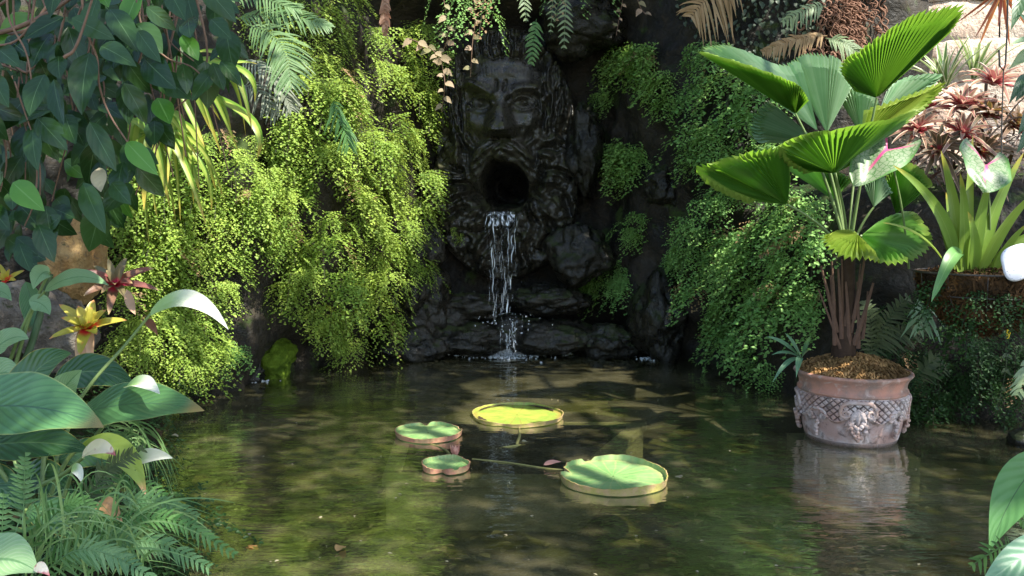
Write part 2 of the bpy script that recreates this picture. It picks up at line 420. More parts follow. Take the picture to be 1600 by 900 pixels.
# sockets, lids and eyeballs
for cx, cy in ((-33, 158), (35, 157)):
    H -= 21 * gs(cx, cy - 1, 19, 10)
    H += 13 * np.sqrt(np.clip(1 - ((UU - cx) / 15) ** 2 - ((VV - cy) / 9.5) ** 2, 0, 1))
    H += ridge([(cx - 20, cy + 2), (cx - 10, cy - 8), (cx, cy - 10.5), (cx + 11, cy - 8), (cx + 20, cy + 2)], 2.4, 7)
    H += ridge([(cx - 18, cy + 4), (cx - 8, cy + 9.5), (cx + 1, cy + 11), (cx + 10, cy + 9), (cx + 19, cy + 3)], 2.2, 5)
    H -= 5.5 * gs(cx + 1, cy, 3.6, 3.8)
    H += ridge([(cx - 20, cy + 14), (cx, cy + 20), (cx + 18, cy + 14)], 3, 2.5)
# nose
nt = np.clip((VV - 138) / 68.0, 0, 1)
nw = 8.5 + 6.5 * nt
H += (13 + 33 * nt ** 1.1) * np.exp(-0.5 * (np.abs(UU) / nw) ** 2.6) * sst(122, 142, VV) * sst(216, 207, VV)
for sx in (-1, 1):
    H += 15 * gs(sx * 15, 205, 7.5, 8.5) * sst(218, 211, VV)
    H -= 9 * gs(sx * 8, 214, 4.5, 3)
    H += 11 * gs(sx * 50, 190, 21, 21)                                             # cheeks
    H -= ridge([(sx * 22, 204), (sx * 36, 220), (sx * 50, 240)], 4, 5)
# moustache and lips
m = np.zeros(UU.shape)
for sx in (-1, 1):
    m = np.maximum(m, ridge([(sx * 3, 233), (sx * 16, 230), (sx * 32, 236), (sx * 48, 252), (sx * 56, 276)], 8.5, 1.0))
H += 17 * m * (1 + 0.14 * np.sin(VV * 0.5 - np.abs(UU) * 0.35 + 4 * NZ) + 0.15 * NX)
# gaping mouth
mr = np.sqrt(((UU - 2) / 38.0) ** 2 + ((VV - 289) / 35.0) ** 2) * (1 + 0.22 * NZ + 0.12 * NW)
H += 5 * np.exp(-0.5 * ((mr - 1.2) / 0.2) ** 2)
mouth = sst(1.10, 0.72, mr) * 0.5 + 0.5 * np.clip(1.02 - mr, 0, 1)
# beard and hair: long wavy locks streaming away from the mouth and the brow
th = np.arctan2(UU, (VV - 268)); rad = np.hypot(UU, VV - 268)
bz = sst(50, 74, rad) * sst(205, 250, VV + 0.42 * np.abs(UU))
out = np.sqrt(np.clip(1 - (UU / 122) ** 2 - ((VV - 300) / 142) ** 2, 0, 1))
lock = np.sin(th * 13 + 3.2 * NZ + rad * 0.035 + 1.3 * np.sin(rad * 0.075 + th * 3)) + 0.55 * np.sin(th * 29 + 5 * NZ + rad * 0.09) + 0.35 * np.sin(rad * 0.16 + 4 * NW + th * 5)
Hb = 46 * out ** 0.6 + 10 * lock * out ** 0.5 + 5 * NX
H = H * (1 - bz) + np.maximum(H * 0.55, Hb) * bz
hz = sst(60, 78, np.abs(UU) + 0.10 * (VV - 60)) * (1 - bz) * sst(300, 235, VV)
hz = np.maximum(hz, sst(96, 70, VV + 0.003 * UU ** 2))
hx = np.sin(np.abs(UU) * 0.36 + 3.0 * NZ + 1.5 * np.sin(VV * 0.07)) + 0.5 * np.sin(np.abs(UU) * 0.8 + 4 * NW + VV * 0.05)
hout = np.sqrt(np.clip(1 - (UU / 116) ** 2 - ((VV - 200) / 172) ** 2, 0, 1))
H = H * (1 - hz) + (40 * hout ** 0.7 + 7 * hx * np.sqrt(hout) + 4 * NX) * hz
H += 16 * np.sqrt(np.clip(1 - ((UU - 22) / 18) ** 2 - ((VV - 70) / 15) ** 2, 0, 1))                       # curl above the forehead
H += 10 * np.sqrt(np.clip(1 - ((UU + 14) / 16) ** 2 - ((VV - 72) / 13) ** 2, 0, 1))
H = H * (1 - mouth) + (-120 - 10 * NZ) * mouth
H += 1.3 * NX + 1.2 * NW
edge_f = sst(-0.02, 0.22, np.minimum(hout + 0, 1)) if False else sst(0.0, 0.25, np.maximum(hout, out))
H = H * edge_f - 16 * (1 - edge_f)
yaw = 0.10
Xf = np.zeros((nv, nu, 3))
xl = UU * S; dl = H * S
Xf[..., 0] = FX + xl * math.cos(yaw) - dl * math.sin(yaw)
Xf[..., 1] = FY0 - dl * math.cos(yaw) - xl * math.sin(yaw)
zc = np.array([P(788, y, 9.25)[2] for y in py])
Xf[..., 2] = zc[:, None]
keep = np.maximum(hout, out) > 0.0
root = thing('stone_face', 'huge dark wet stone face of a bearded man spouting water into the pond', 'stone face', (FX, FY0, zc[int(nv * 0.8)]))
reg = np.where(mr < 0.95, 4, np.where(bz > 0.5, 1, np.where(hz > 0.5, 2, np.where(m > 0.45, 3, 0))))
fi = np.arange(nu * nv).reshape(nv, nu)
quads = np.stack([fi[:-1, :-1], fi[1:, :-1], fi[1:, 1:], fi[:-1, 1:]], -1).reshape(-1, 4)
qr = reg[:-1, :-1].ravel(); qk = (keep[:-1, :-1] & keep[1:, 1:]).ravel()
for rid, nm in ((0, 'face'), (1, 'beard'), (2, 'hair'), (3, 'moustache'), (4, 'mouth')):
    q = quads[(qr == rid) & qk]
    us, inv = np.unique(q, return_inverse=True)
    b = MB(); b.add(Xf.reshape(-1, 3)[us], inv.reshape(-1, 4)); b.build(nm, M['mouthshade' if rid == 4 else 'facerock'], root)
def face_pt(px_, py_):
    i = int(np.clip(np.interp(px_, px, np.arange(nu)), 0, nu - 1)); j = int(np.clip(np.interp(py_, py, np.arange(nv)), 0, nv - 1))
    return Xf[j, i]

# ------------------------------------------------------------------ boulders
def boulder(px_, py_, Y, rx, ry, label, mat='boulder', name='boulder', rd=None, seed=None, group=None, rough=0.42):
    c = P(px_, py_, Y); k = Y / F
    V, Fc = ICO5
    s = U(0, 90) if seed is None else seed
    rr = np.array([rx * k, (rd or (rx + ry) * 0.5) * k, ry * k])
    W = np.zeros_like(V)
    for i, v in enumerate(V):
        q = v * 1.15 + s
        W[i] = v * (1 + rough * (fbm(q, 5) * 0.8 + 0.4 * (0.5 - abs(noise.noise(Vector(q * 1.9)))) ) + 0.05 * noise.noise(Vector(q * 7)))
    mb = MB(); mb.add(W * rr + c, Fc)
    return solo(mb, name, M[mat], label, 'rock', loc=c - np.array([0, 0, rr[2] * 0.8]), group=group)
for a in [
    (648, 462, 9.15, 52, 60, 'big dark wet boulder left of the waterfall, at the edge of the left ferns'),
    (640, 535, 9.0, 56, 34, 'low brown wet boulder at the waterline left of the splash'),
    (690, 500, 9.3, 44, 30, 'wedge of black rock between two boulders left of the waterfall'),
    (735, 478, 9.3, 54, 20, 'slanting wet ledge stone just left of the falling water'),
    (732, 528, 9.15, 62, 24, 'pale brown flat stone at the waterline beside the splash'),
    (655, 390, 9.35, 36, 52, 'reddish brown upright rock beside the left of the beard'),
    (790, 520, 9.35, 62, 30, 'black stone directly behind the foot of the waterfall'),
    (858, 468, 9.3, 58, 22, 'grey brown ledge stone just right of the falling water'),
    (860, 528, 9.2, 66, 27, 'rough textured dark stone at the waterline right of the splash'),
    (905, 400, 9.3, 48, 44, 'dark rounded rock under the right side of the beard'),
    (912, 235, 9.6, 26, 70, 'tall ear shaped dark rock right of the stone face'),
    (950, 535, 9.05, 46, 26, 'dark rock at the waterline below the small right fern'),
    (1030, 500, 8.9, 40, 70, 'mossy black upright rock behind the right ferns at the waterline'),
    (1040, 292, 9.0, 28, 34, 'smooth rounded dark rock between the right fern clumps'),
    (905, 40, 9.5, 60, 45, 'dark rock bulging above the right of the stone face'),
]: boulder(*a)
boulder(425, 562, 7.95, 36, 36, 'bright green moss covered boulder at the waterline under left ferns', 'mossrock', 'mossy_boulder', rough=0.5)
boulder(372, 575, 7.75, 40, 34, 'dark boulder behind the small splash at the left shore', 'boulder')
boulder(110, 400, 5.9, 44, 70, 'tan yellow stained rock standing behind the left bromeliads', 'tanrock', rough=0.3)
boulder(88, 515, 5.6, 56, 58, 'grey brown rock between broad leaves and yellow bromeliad', 'greyrock', rough=0.3)
boulder(10, 500, 5.5, 50, 60, 'brown grey rock at the left edge behind pale leaves', 'greyrock', rough=0.3)
boulder(1618, 690, 5.5, 42, 22, 'dark smooth stone at the far right waterline', 'boulder', rough=0.2)

# ------------------------------------------------------------------ stone block wall at the upper right
M['block'] = rock_mat('stone_block', (0.52, 0.38, 0.30), (0.60, 0.50, 0.42), (0.30, 0.17, 0.11), (0.85, 1.0), None, 0.6, 3.2, 0.7, 0.15)
root = thing('stone_wall', 'sunlit tan stone block wall behind the pink bromeliads', 'wall', (4.9, 9.0, 1.9))
A, B = np.array([3.1, 8.95, 0]), np.array([8.2, 8.0, 0]); D = unit(B - A); Nw = np.array([D[1], -D[0], 0])
mb = MB(); zz = 1.6; row = 0
while zz < 5.6:
    hgt = U(0.38, 0.62); t = -U(0, 0.5)
    while t < 5.1:
        w = U(0.5, 1.2); x0, x1 = t + 0.008, t + w - 0.008; z0, z1 = zz + 0.008 - U(0, 0.03), zz + hgt - 0.008 + U(0, 0.03); pr = U(0.0, 0.07)
        nx, nz = 9, 6
        X = np.zeros((nz, nx, 3))
        for jj in range(nz):
            for ii in range(nx):
                a = ii / (nx - 1); b = jj / (nz - 1)
                ed = min(a, 1 - a, b, 1 - b); dd = pr + 0.04 * min(1, ed * 5)
                p = A + D * (x0 + (x1 - x0) * a) + np.array([0, 0, z0 + (z1 - z0) * b])
                X[jj, ii] = p + Nw * (dd + 0.09 * fbm(p * 2.2, 5))
        mb.grid(X)
        t += w
    zz += hgt
mb.build('blocks', M['block'], root)
mb = MB(); X = np.array([[A, B], [A + [0, 0, 6], B + [0, 0, 6]]]); X[..., 2] += 0; X = X - Nw * 0.03
mb.grid(X); mb.grid((X - Nw * 0.4)[:, ::-1]); mb.build('mortar', plain_mat('mortar', (0.20, 0.15, 0.11), 0.95, 0.1), root)
# ------------------------------------------------------------------ maidenhair ferns
M['fern'] = leaf_mat('maidenhair', (0.135, 0.250, 0.034), (0.37, 0.48, 0.090), tr=(0.50, 0.62, 0.09), tw=0.36, rough=0.5, spec=0.3, vn=3, bumpk=0.0, var=0.4, dark=True)
M['fernshade'] = leaf_mat('maidenhair_shaded', (0.12, 0.28, 0.070), (0.30, 0.50, 0.14), tr=(0.32, 0.52, 0.11), tw=0.36, rough=0.5, spec=0.3, vn=3, bumpk=0.0, var=0.25, dark=True)  # maidenhair copy for shaded ferns, the light difference put into its colour
M['ferntuft'] = leaf_mat('maidenhair_brightened', (0.14, 0.30, 0.06), (0.34, 0.52, 0.14), tr=(0.36, 0.55, 0.10), tw=0.36, rough=0.5, spec=0.3, vn=3, bumpk=0.0, var=0.3, dark=True)  # tufts coloured brighter, standing in for light that misses them
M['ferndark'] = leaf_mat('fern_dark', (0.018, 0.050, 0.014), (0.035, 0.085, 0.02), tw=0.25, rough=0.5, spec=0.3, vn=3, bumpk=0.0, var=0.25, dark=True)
def fern_proto(seed, droop=0.8, n_pin=13, dens=1.0, big=1.0, nz=0.20):
    """local frame: x away from the rock, y sideways, z up; unit length. returns V, faces, rnd"""
    r = np.random.default_rng(seed)
    Vs, Fs, Rs = [], [], []; o = 0
    def path(t): return np.array([0.62 * t ** 0.8, 0.12 * math.sin(2.2 * t + seed) * t, 0.22 * math.sin(math.pi * min(1, t * 1.1)) - droop * t ** 1.9])
    def stem(a, b, w):
        nonlocal o
        sdv = unit(np.cross(b - a, [0.3, 0.2, 1])) * w
        Vs.append(np.array([a - sdv, a + sdv, b + sdv * 0.6, b - sdv * 0.6])); Fs.append(np.array([[0, 1, 2, 3, 3, 3]]) + o); Rs.append(np.full(4, -1.0)); o += 4
    def leaflet(p, ax, nn, s):
        nonlocal o
        ax = unit(ax); nn = unit(nn - ax * (nn @ ax)); sd = np.cross(nn, ax)
        ang = np.radians([-62, -34, 0, 34, 62]); rr = s * (1 + r.uniform(-0.16, 0.12, 5)) * np.array([0.9, 1.04, 1.0, 1.04, 0.9])
        X = p + rr[:, None] * (np.cos(ang)[:, None] * ax + np.sin(ang)[:, None] * sd) - nn * s * 0.16 * (np.abs(ang)[:, None])
        Vs.append(np.vstack([p, X])); Fs.append(np.arange(6)[None] + o); Rs.append(np.full(6, r.uniform(0, 1))); o += 6
    ts = np.linspace(0.0, 1, 9)
    for a, b in zip(ts[:-1], ts[1:]): stem(path(a), path(b), 0.006)
    for k in range(n_pin):
        t = 0.24 + 0.76 * k / (n_pin - 1); p = path(t); d = unit(path(min(1, t + 0.03)) - path(t - 0.03))
        sidev = unit(np.cross(d, [0.4, 0, 1.0])) * (1 if k % 2 else -1)
        ln = (0.40 * (1 - t) ** 0.7 + 0.06) * r.uniform(0.8, 1.2)
        bd = unit(sidev * 1.0 + d * 0.75 + np.array([0.25, 0, -0.05])); nl = max(2, int(ln / 0.046 * dens))
        for q in range(nl):
            f = (q + 0.6) / nl
            pp = p + bd * ln * f + np.array([0.05 * f, 0, -0.30 * ln * f * f])
            ax = bd * 0.8 + unit(np.cross(bd, [0.5, 0, 1])) * (0.9 if q % 2 else -0.9) + np.array([0.1, 0, -0.35]) + r.normal(0, 0.25, 3)
            leaflet(pp, ax, np.array([0.8, 0, 0.75]) + r.normal(0, nz, 3), r.uniform(0.036, 0.062) * big)
        stem(p, p + bd * ln * 0.8 + np.array([0.03, 0, -0.2 * ln]), 0.0035)
    return np.concatenate(Vs), np.concatenate(Fs), np.concatenate(Rs)
def clean(fr):
    V, Fc, R = fr; q = Fc[:, 4] == Fc[:, 3]
    return V, Fc[q][:, :4], Fc[~q], R
PROTO = [clean(fern_proto(s, d)) for s, d in ((1, 0.7), (2, 0.95), (3, 0.8), (4, 1.15), (5, 0.55), (6, 0.9))]
PROTO2 = [clean(fern_proto(s, d, 12, 0.72, 1.28, 0.34)) for s, d in ((11, 0.7), (12, 0.9), (13, 0.8), (14, 1.05), (15, 0.55))]
def put_frond(mb, p, nrm, L, yaw, roll=0.0, bias=0.0, pr=None):
    V, F4, F6, R = pr or random.choice(PROTO)
    x = np.array([nrm[0], nrm[1], 0.0]); x = unit(x)
    c, s = math.cos(yaw), math.sin(yaw)
    x = np.array([x[0] * c - x[1] * s, x[0] * s + x[1] * c, 0.0]); y = np.array([-x[1], x[0], 0.0]); z = np.array([0, 0, 1.0])
    if roll: x = x * math.cos(roll) + z * math.sin(roll); z = np.cross(x, y)
    W = p + L * (V[:, :1] * x + V[:, 1:2] * y + V[:, 2:] * z)
    RR = np.where(R < 0, R, np.clip(R * 0.6 + bias + 0.2, 0, 1) if random.random() > 0.022 else 2.0)
    n0 = mb.n
    mb.add(W, F4, None, RR)
    mb.L.append((F6 + n0).ravel()); mb.T.append(np.full(len(F6), 6))
def clump(mb, p, nrm, L, n, bias=None, pro=None):
    bias = U(-0.25, 0.25) if bias is None else bias
    for i in range(n):
        put_frond(mb, p + rng.normal(0, 0.045, 3) + nrm * 0.0, nrm, L * U(0.65, 1.1), U(-1.35, 1.35), U(-0.15, 0.45), bias + U(-0.1, 0.1), random.choice(pro or PROTO))
def poisson(poly, spacing, n=4000):
    pts = []
    for _ in range(n):
        x, y = rand_in(poly)
        if all((x - a) ** 2 + (y - b) ** 2 > spacing ** 2 for a, b in pts): pts.append((x, y))
    return pts
def mass(polys, spacing, L, n, name, label, mat='fern', keepf=None):
    mb = MB()
    for poly in polys:
        for x, y in poisson(poly, spacing):
            if keepf and not keepf(x, y): continue
            p, nn = hit(x, y - 10)
            clump(mb, p + nn * U(-0.02, 0.30), nn, L * U(0.8, 1.25), n, None, PROTO2 if mat == 'fernshade' else None)
    o = solo(mb, name, M[mat], label, 'fern', kind='stuff', smooth=False)
    return o
def holes(k, th, seed):
    return lambda x, y: noise.noise(Vector((x / k, y / k, seed))) < th
mass([[(372, 240), (420, 185), (470, 150), (545, 190), (560, 235), (620, 190), (655, 180), (660, 240), (640, 330), (622, 420), (600, 490), (570, 530), (505, 540), (465, 490), (440, 455), (405, 450), (385, 440), (378, 390), (380, 320)]],
     29, 0.36, 13, 'maidenhair_cascade', 'thick yellow green maidenhair fern cascade hanging left of the stone face', keepf=holes(48, 0.27, 3.3))
mass([[(200, 255), (340, 225), (378, 300), (360, 345), (200, 350)], [(190, 355), (260, 345), (325, 335), (343, 420), (335, 520), (312, 578), (285, 590), (220, 590), (172, 560), (188, 480), (205, 430)]],
     28, 0.31, 12, 'maidenhair_slope', 'pale green maidenhair fern slope beside the yellow bromeliad, down to the left waterline', keepf=holes(45, 0.5, 8.1))
mass([[(590, 85), (640, 50), (680, 60), (690, 120), (665, 175), (620, 165), (580, 130)], [(500, 50), (545, 60), (560, 120), (520, 170), (440, 130), (480, 90)], [(360, 20), (520, 15), (500, 60), (400, 90)]],
     30, 0.34, 8, 'maidenhair_fringe', 'maidenhair fern tufts high on the rock, above the left cascade and below the dry frond')
mass([[(1100, 100), (1140, 95), (1185, 130), (1195, 250), (1150, 290), (1095, 260), (1085, 180)], [(1095, 340), (1150, 290), (1230, 320), (1290, 330), (1290, 410), (1275, 520), (1240, 580), (1195, 590), (1150, 550), (1110, 490), (1090, 410)]],
     30, 0.36, 12, 'maidenhair_bank', 'shaded green maidenhair fern bank between the waterfall rocks and the palm pot', 'fernshade', keepf=holes(52, 0.42, 5.5))
mass([[(1400, 500), (1470, 520), (1600, 545), (1640, 560), (1640, 640), (1420, 640)]],
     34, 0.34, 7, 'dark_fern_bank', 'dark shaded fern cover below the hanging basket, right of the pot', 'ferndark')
def tuft(px_, py_, L, n, label, mat='fernshade', rx=0, ry=0, k=1, name='maidenhair_fern', p=None, bias=None):
    mb = MB(); c = None
    for i in range(k):
        q, nn = hit(px_ + U(-rx, rx), py_ - 8 + U(-ry, ry)) if p is None else (p, np.array([0, -1, 0.0]))
        if c is None: c = q
        clump(mb, q, nn, L, n, bias, PROTO2)
    return solo(mb, name, M[mat], label, 'fern', loc=c, smooth=False, group='fern tufts on the dark rock')
for a in [
    (985, 105, 0.36, 12, 'bright fern tuft high on the dark rock, top of the right fern tufts', 'ferntuft', 34, 16, 7),
    (955, 160, 0.28, 10, 'small round fern tuft just under the bright top right tuft', 'ferntuft', 12, 8, 2),
    (1030, 150, 0.32, 10, 'hanging fern tuft between the bright top tuft and the palm leaf', 'ferntuft', 16, 25, 4),
    (975, 258, 0.38, 13, 'oval fern tuft hanging alone beside the rounded dark rock', 'ferntuft', 18, 22, 6),
    (988, 360, 0.26, 9, 'narrow fern strand below the oval tuft, right of the beard', 'ferntuft', 10, 22, 3),
    (925, 455, 0.30, 12, 'small rounded fern clump lowest and nearest to the waterfall on its right', 'ferntuft', 10, 14, 3),
    (975, 450, 0.32, 10, 'drooping fern clump beside the small rounded clump above the waterline', 'fernshade', 14, 22, 4),
    (1060, 415, 0.26, 11, 'small fern tuft on black rock left of the shaded fern bank', 'fernshade', 3, 4, 2),
    (895, 262, 0.13, 7, 'tiny fern sprig beside the right of the open stone mouth', 'fernshade', 2, 2, 1),
    (600, 560, 0.28, 8, 'little fern tuft hanging over the water at the end of the left cascade', 'fern', 4, 3, 2),
    (355, 560, 0.24, 8, 'small green fern tuft at the water beside the moss boulder', 'fernshade', 2, 2, 2),
]: tuft(*a)
for q, lab in ((680, 'tiny round fern tuft left of the waterfall top, on the beard'), (713, 'tiny fern sprig on the beard close to the falling water')):
    tuft(0, 0, 0.13, 8, lab, 'fern', p=face_pt(q, 345 if q < 700 else 365) + np.array([0, -0.03, 0]))

# ------------------------------------------------------------------ small leaves, creepers and hanging things on the rock
M['creeper'] = leaf_mat('creeper_leaf', (0.05, 0.075, 0.05), (0.10, 0.13, 0.085), tw=0.2, rough=0.45, vn=5)
mb = MB()
for x, y in poisson([(1050, -10), (1290, -10), (1270, 50), (1230, 80), (1200, 130), (1205, 215), (1150, 225), (1130, 130)], 7, 6000):
    p, nn = hit(x, y); s = U(0.03, 0.06)
    d = unit(np.array([U(-0.7, 0.7), -0.2, -1.0])); b = p + nn * U(0.0, 0.09)
    ribbon(mb, bez(b, b + d * s * 0.6 + nn * 0.03, b + d * s * 1.2, 5), w_leaf(5, s * 0.42), nn + rng.normal(0, 0.4, 3), 0.2)
solo(mb, 'wall_creeper', M['creeper'], 'mat of small grey green creeper leaves on the rock left of the palm top', 'creeper', kind='stuff')
M['dryfrond'] = leaf_mat('dry_frond', (0.26, 0.17, 0.09), (0.38, 0.27, 0.16), tw=0.25, rough=0.7, spec=0.1, vn=3)
M['drybrown'] = leaf_mat('dry_brown', (0.22, 0.10, 0.06), (0.42, 0.26, 0.18), tw=0.2, rough=0.7, spec=0.1, vn=3)
M['root'] = plain_mat('dry_root', (0.20, 0.11, 0.075), 0.8, 0.15, 0.4, 30)
M['wood'] = plain_mat('branch_bark', (0.16, 0.10, 0.07), 0.75, 0.2, 0.4, 30, 0.5)
def pinnate(mb, path, n, L, w, up, ang=0.9, droop=0.25, fold=0.15, mat_r=None, taper=lambda t: math.sin(math.pi * (0.12 + 0.85 * t)) ** 0.7, rach=0.004, ls=6, jit=0.1):
    path = np.asarray(path); nP = len(path)
    t_ = unit(np.gradient(path, axis=0)); up = np.broadcast_to(np.asarray(up, float), path.shape)
    tube(mb, path, np.linspace(rach, rach * 0.35, nP), 5, 0.5)
    for k in range(n):
        t = 0.06 + 0.93 * (k + 0.5) / n; f = t * (nP - 1); i = min(nP - 2, int(f)); a = f - i
        p = path[i] * (1 - a) + path[i + 1] * a; d = t_[i]; s = unit(np.cross(d, up[i])); u = np.cross(s, d)
        l = L * taper(t)
        for sd in (-1, 1):
            dr = unit(d * math.cos(ang) + s * sd * math.sin(ang) + u * 0.12 + rng.normal(0, jit, 3))
            l *= U(0.82, 1.08)
            if random.random() < 0.035: continue
            q = bez(p, p + dr * l * 0.5, p + dr * l - np.array([0, 0, droop * l * U(0.6, 1.5)]), ls)
            ribbon(mb, q, w_strap(ls, w, 0.8, 0.6), u, fold, 1, U(0, 1))
def hang(px0, py0, px1, py1, Y, n, L, w, name, label, mat, cat='fern', sag=0.06, droop=0.2, ang=0.95, group=None, up=(0, -1, 0.25)):
    a, b = P(px0, py0, Y), P(px1, py1, Y - 0.05); mid = (a + b) / 2 + np.array([0, -sag, sag])
    mb = MB(); pinnate(mb, bez(a, mid, b, 12), n, L, w, up, ang, droop)
    return solo(mb, name, M[mat], label, cat, loc=a, group=group)
M['swordfern'] = leaf_mat('sword_fern', (0.05, 0.14, 0.035), (0.10, 0.21, 0.06), tw=0.3, rough=0.45, vn=3)
M['paleferny'] = leaf_mat('pale_fern', (0.16, 0.23, 0.12), (0.26, 0.34, 0.18), tw=0.3, rough=0.5, vn=3)
hang(838, 30, 830, 102, 8.4, 11, 0.115, 0.014, 'sword_fern', 'small bright sword fern frond hanging over the stone forehead', 'swordfern', up=(0.2, -1, 0.2))
hang(884, -6, 881, 78, 8.5, 9, 0.11, 0.012, 'hanging_fern', 'grey green fern frond hanging at the top right of the stone forehead', 'paleferny')
hang(866, -30, 860, 54, 8.5, 9, 0.07, 0.009, 'hanging_fern', 'thin dull fern strand hanging beside the grey green top frond', 'paleferny')
hang(815, -25, 822, 35, 8.45, 8, 0.10, 0.012, 'hanging_fern', 'pale fern frond at the top edge above the bright sword fern', 'paleferny')
hang(603, -12, 602, 56, 7.9, 14, 0.07, 0.02, 'dry_fern', 'curled brown dry fern frond hanging above the left ferns', 'drybrown', droop=0.5)
hang(1150, -40, 1078, 28, 7.6, 22, 0.36, 0.013, 'dry_palm_frond', 'brown dry palm frond hanging at the top right of the rock', 'dryfrond', 'palm frond', droop=0.45, ang=1.1)
hang(1292, 56, 1190, 82, 7.3, 24, 0.13, 0.012, 'dry_fern', 'yellowish dead fern frond lying across the rock behind the palm', 'dryfrond', droop=0.5)
hang(1290, 60, 1350, 92, 7.3, 16, 0.13, 0.010, 'rock_fern', 'grey green fern frond under the brown roots behind the palm', 'paleferny', droop=0.5)
hang(1290, 345, 1185, 402, 7.0, 26, 0.07, 0.010, 'dry_fern', 'thin dry olive fern frond reaching left from the palm trunk', 'dryfrond', droop=0.4)
hang(1290, 10, 1222, 36, 7.5, 13, 0.13, 0.012, 'rock_fern', 'pale green fern frond left of the brown hanging roots', 'paleferny', droop=0.5)
mb = MB()
for i in range(170):
    x = random.gauss(1312, 26); y0 = U(-30, 60)
    p, nn = hit(x, max(-20, y0)); L = U(0.12, 0.55); k = 14
    pts = [p + nn * (0.05 + 0.12 * j / k) + np.array([0.02 * math.sin(j * 1.1 + i), 0.02 * math.cos(j * 1.3 + i), -L * j / k]) for j in range(k)]
    if i % 3 == 0:
        e = pts[-1]; r_ = U(0.02, 0.045)
        pts += [e + np.array([r_ * (math.cos(a) - 1), 0, -r_ * math.sin(a)]) for a in np.linspace(0, 5, 10)]
    tube(mb, pts, U(0.003, 0.010), 4, U(0, 1), False)
solo(mb, 'hanging_roots', M['root'], 'tangle of curly dry brown roots hanging on the rock behind the palm', 'roots', loc=hit(1312, 30)[0])
M['vine'] = leaf_mat('vine_leaf', (0.22, 0.22, 0.10), (0.38, 0.26, 0.18), tw=0.3, rough=0.6, vn=5)
def vine(pp, Y, n, s, label, mat='vine', sp=0.02):
    pts = spline([P(a, b, Y + U(-0.08, 0.08)) for a, b in pp], 8)
    r = thing('trailing_vine', label, 'vine', pts[0])
    mb = MB(); tube(mb, pts, 0.004, 5); mb.build('stem', M['wood'], r)
    mb = MB()
    for k in range(n):
        p = pts[int((k + 0.5) / n * (len(pts) - 1))]; sd = 1 if k % 2 else -1
        d = unit(np.array([sd * U(0.5, 1), U(-0.5, 0.1), U(-0.7, 0.3)])); l = s * U(0.7, 1.2)
        ribbon(mb, bez(p, p + d * l * 0.6 + np.array([0, 0, 0.01]), p + d * l * 1.15 + np.array([0, 0, -0.3 * l]), 6), w_leaf(6, l * 0.38), np.array([U(-0.4, 0.4), -1, U(0, 0.8)]), 0.2)
    mb.build('leaves', M[mat], r)
vine([(738, -30), (742, 30), (738, 70), (735, 120)], 8.4, 9, 0.085, 'trailing vine with pale oval leaves hanging beside the stone hair')
vine([(690, -20), (700, 50), (690, 90), (695, 130), (690, 175)], 8.2, 15, 0.085, 'pinkish trailing vine at the edge of the upper left ferns')
vine([(640, 60), (672, 75), (690, 95)], 8.1, 8, 0.085, 'short pink leaved vine lying over the upper left fern tuft')
vine([(975, -10), (968, 25), (963, 55)], 9.0, 6, 0.05, 'thin grey dead vine hanging right of the stone face')
vine([(990, -20), (1000, 10), (1010, 24)], 8.8, 4, 0.09, 'pale bare twig at the top edge right of the stone face')
mb = MB()
for poly, num in (([(690, 0), (790, 0), (790, 40), (700, 50)], 12), ([(860, -10), (940, -20), (930, 0)], 5)):
    for _ in range(num):
        x, y = rand_in(poly); put_frond(mb, P(x, y - 12, U(8.2, 8.6)), np.array([U(-0.4, 0.4), -1, 0]), U(0.28, 0.42), U(-1, 1), 0, U(-0.2, 0.2), PROTO[1])
solo(mb, 'overhang_fern', M['fernshade'], 'fern fringe hanging from the added rock roof above the stone face', 'fern', loc=P(750, 10, 8.4), kind='stuff', smooth=False)
# ------------------------------------------------------------------ falling water and splashes
g = G('falling_water')
p_ = g.pbr((0.86, 0.9, 0.95), 0.12, 0.8)
tr = g.n('BsdfTransparent', {'Color': (0.9, 0.93, 0.95, 1)}); ms = g.n('MixShader')
mpf = g.n('Mapping', {'Scale': (1.0, 1.0, 0.10)}); g.t.links.new(g.obj(), mpf.inputs[0])
g.t.links.new(g.ramp(g.noise(34.0, 3.0, 0.5, mpf.outputs[0]), 0.46, 0.74), ms.inputs[0]); g.t.links.new(tr.outputs[0], ms.inputs[1]); g.t.links.new(p_, ms.inputs[2])
M['fall'] = g.end(ms.outputs[0])
g = G('foam'); tr = g.n('BsdfTransparent'); ms = g.n('MixShader', {0: 0.5})
g.t.links.new(tr.outputs[0], ms.inputs[1]); g.t.links.new(g.pbr((0.8, 0.84, 0.87), 0.2, 0.7), ms.inputs[2]); M['foam'] = g.end(ms.outputs[0])
lip = P(784, 333, 9.0)
root = thing('waterfall', 'thin white waterfall pouring from the open stone mouth onto the rocks', 'waterfall', PZ(790, 560, 0))
mb = MB()
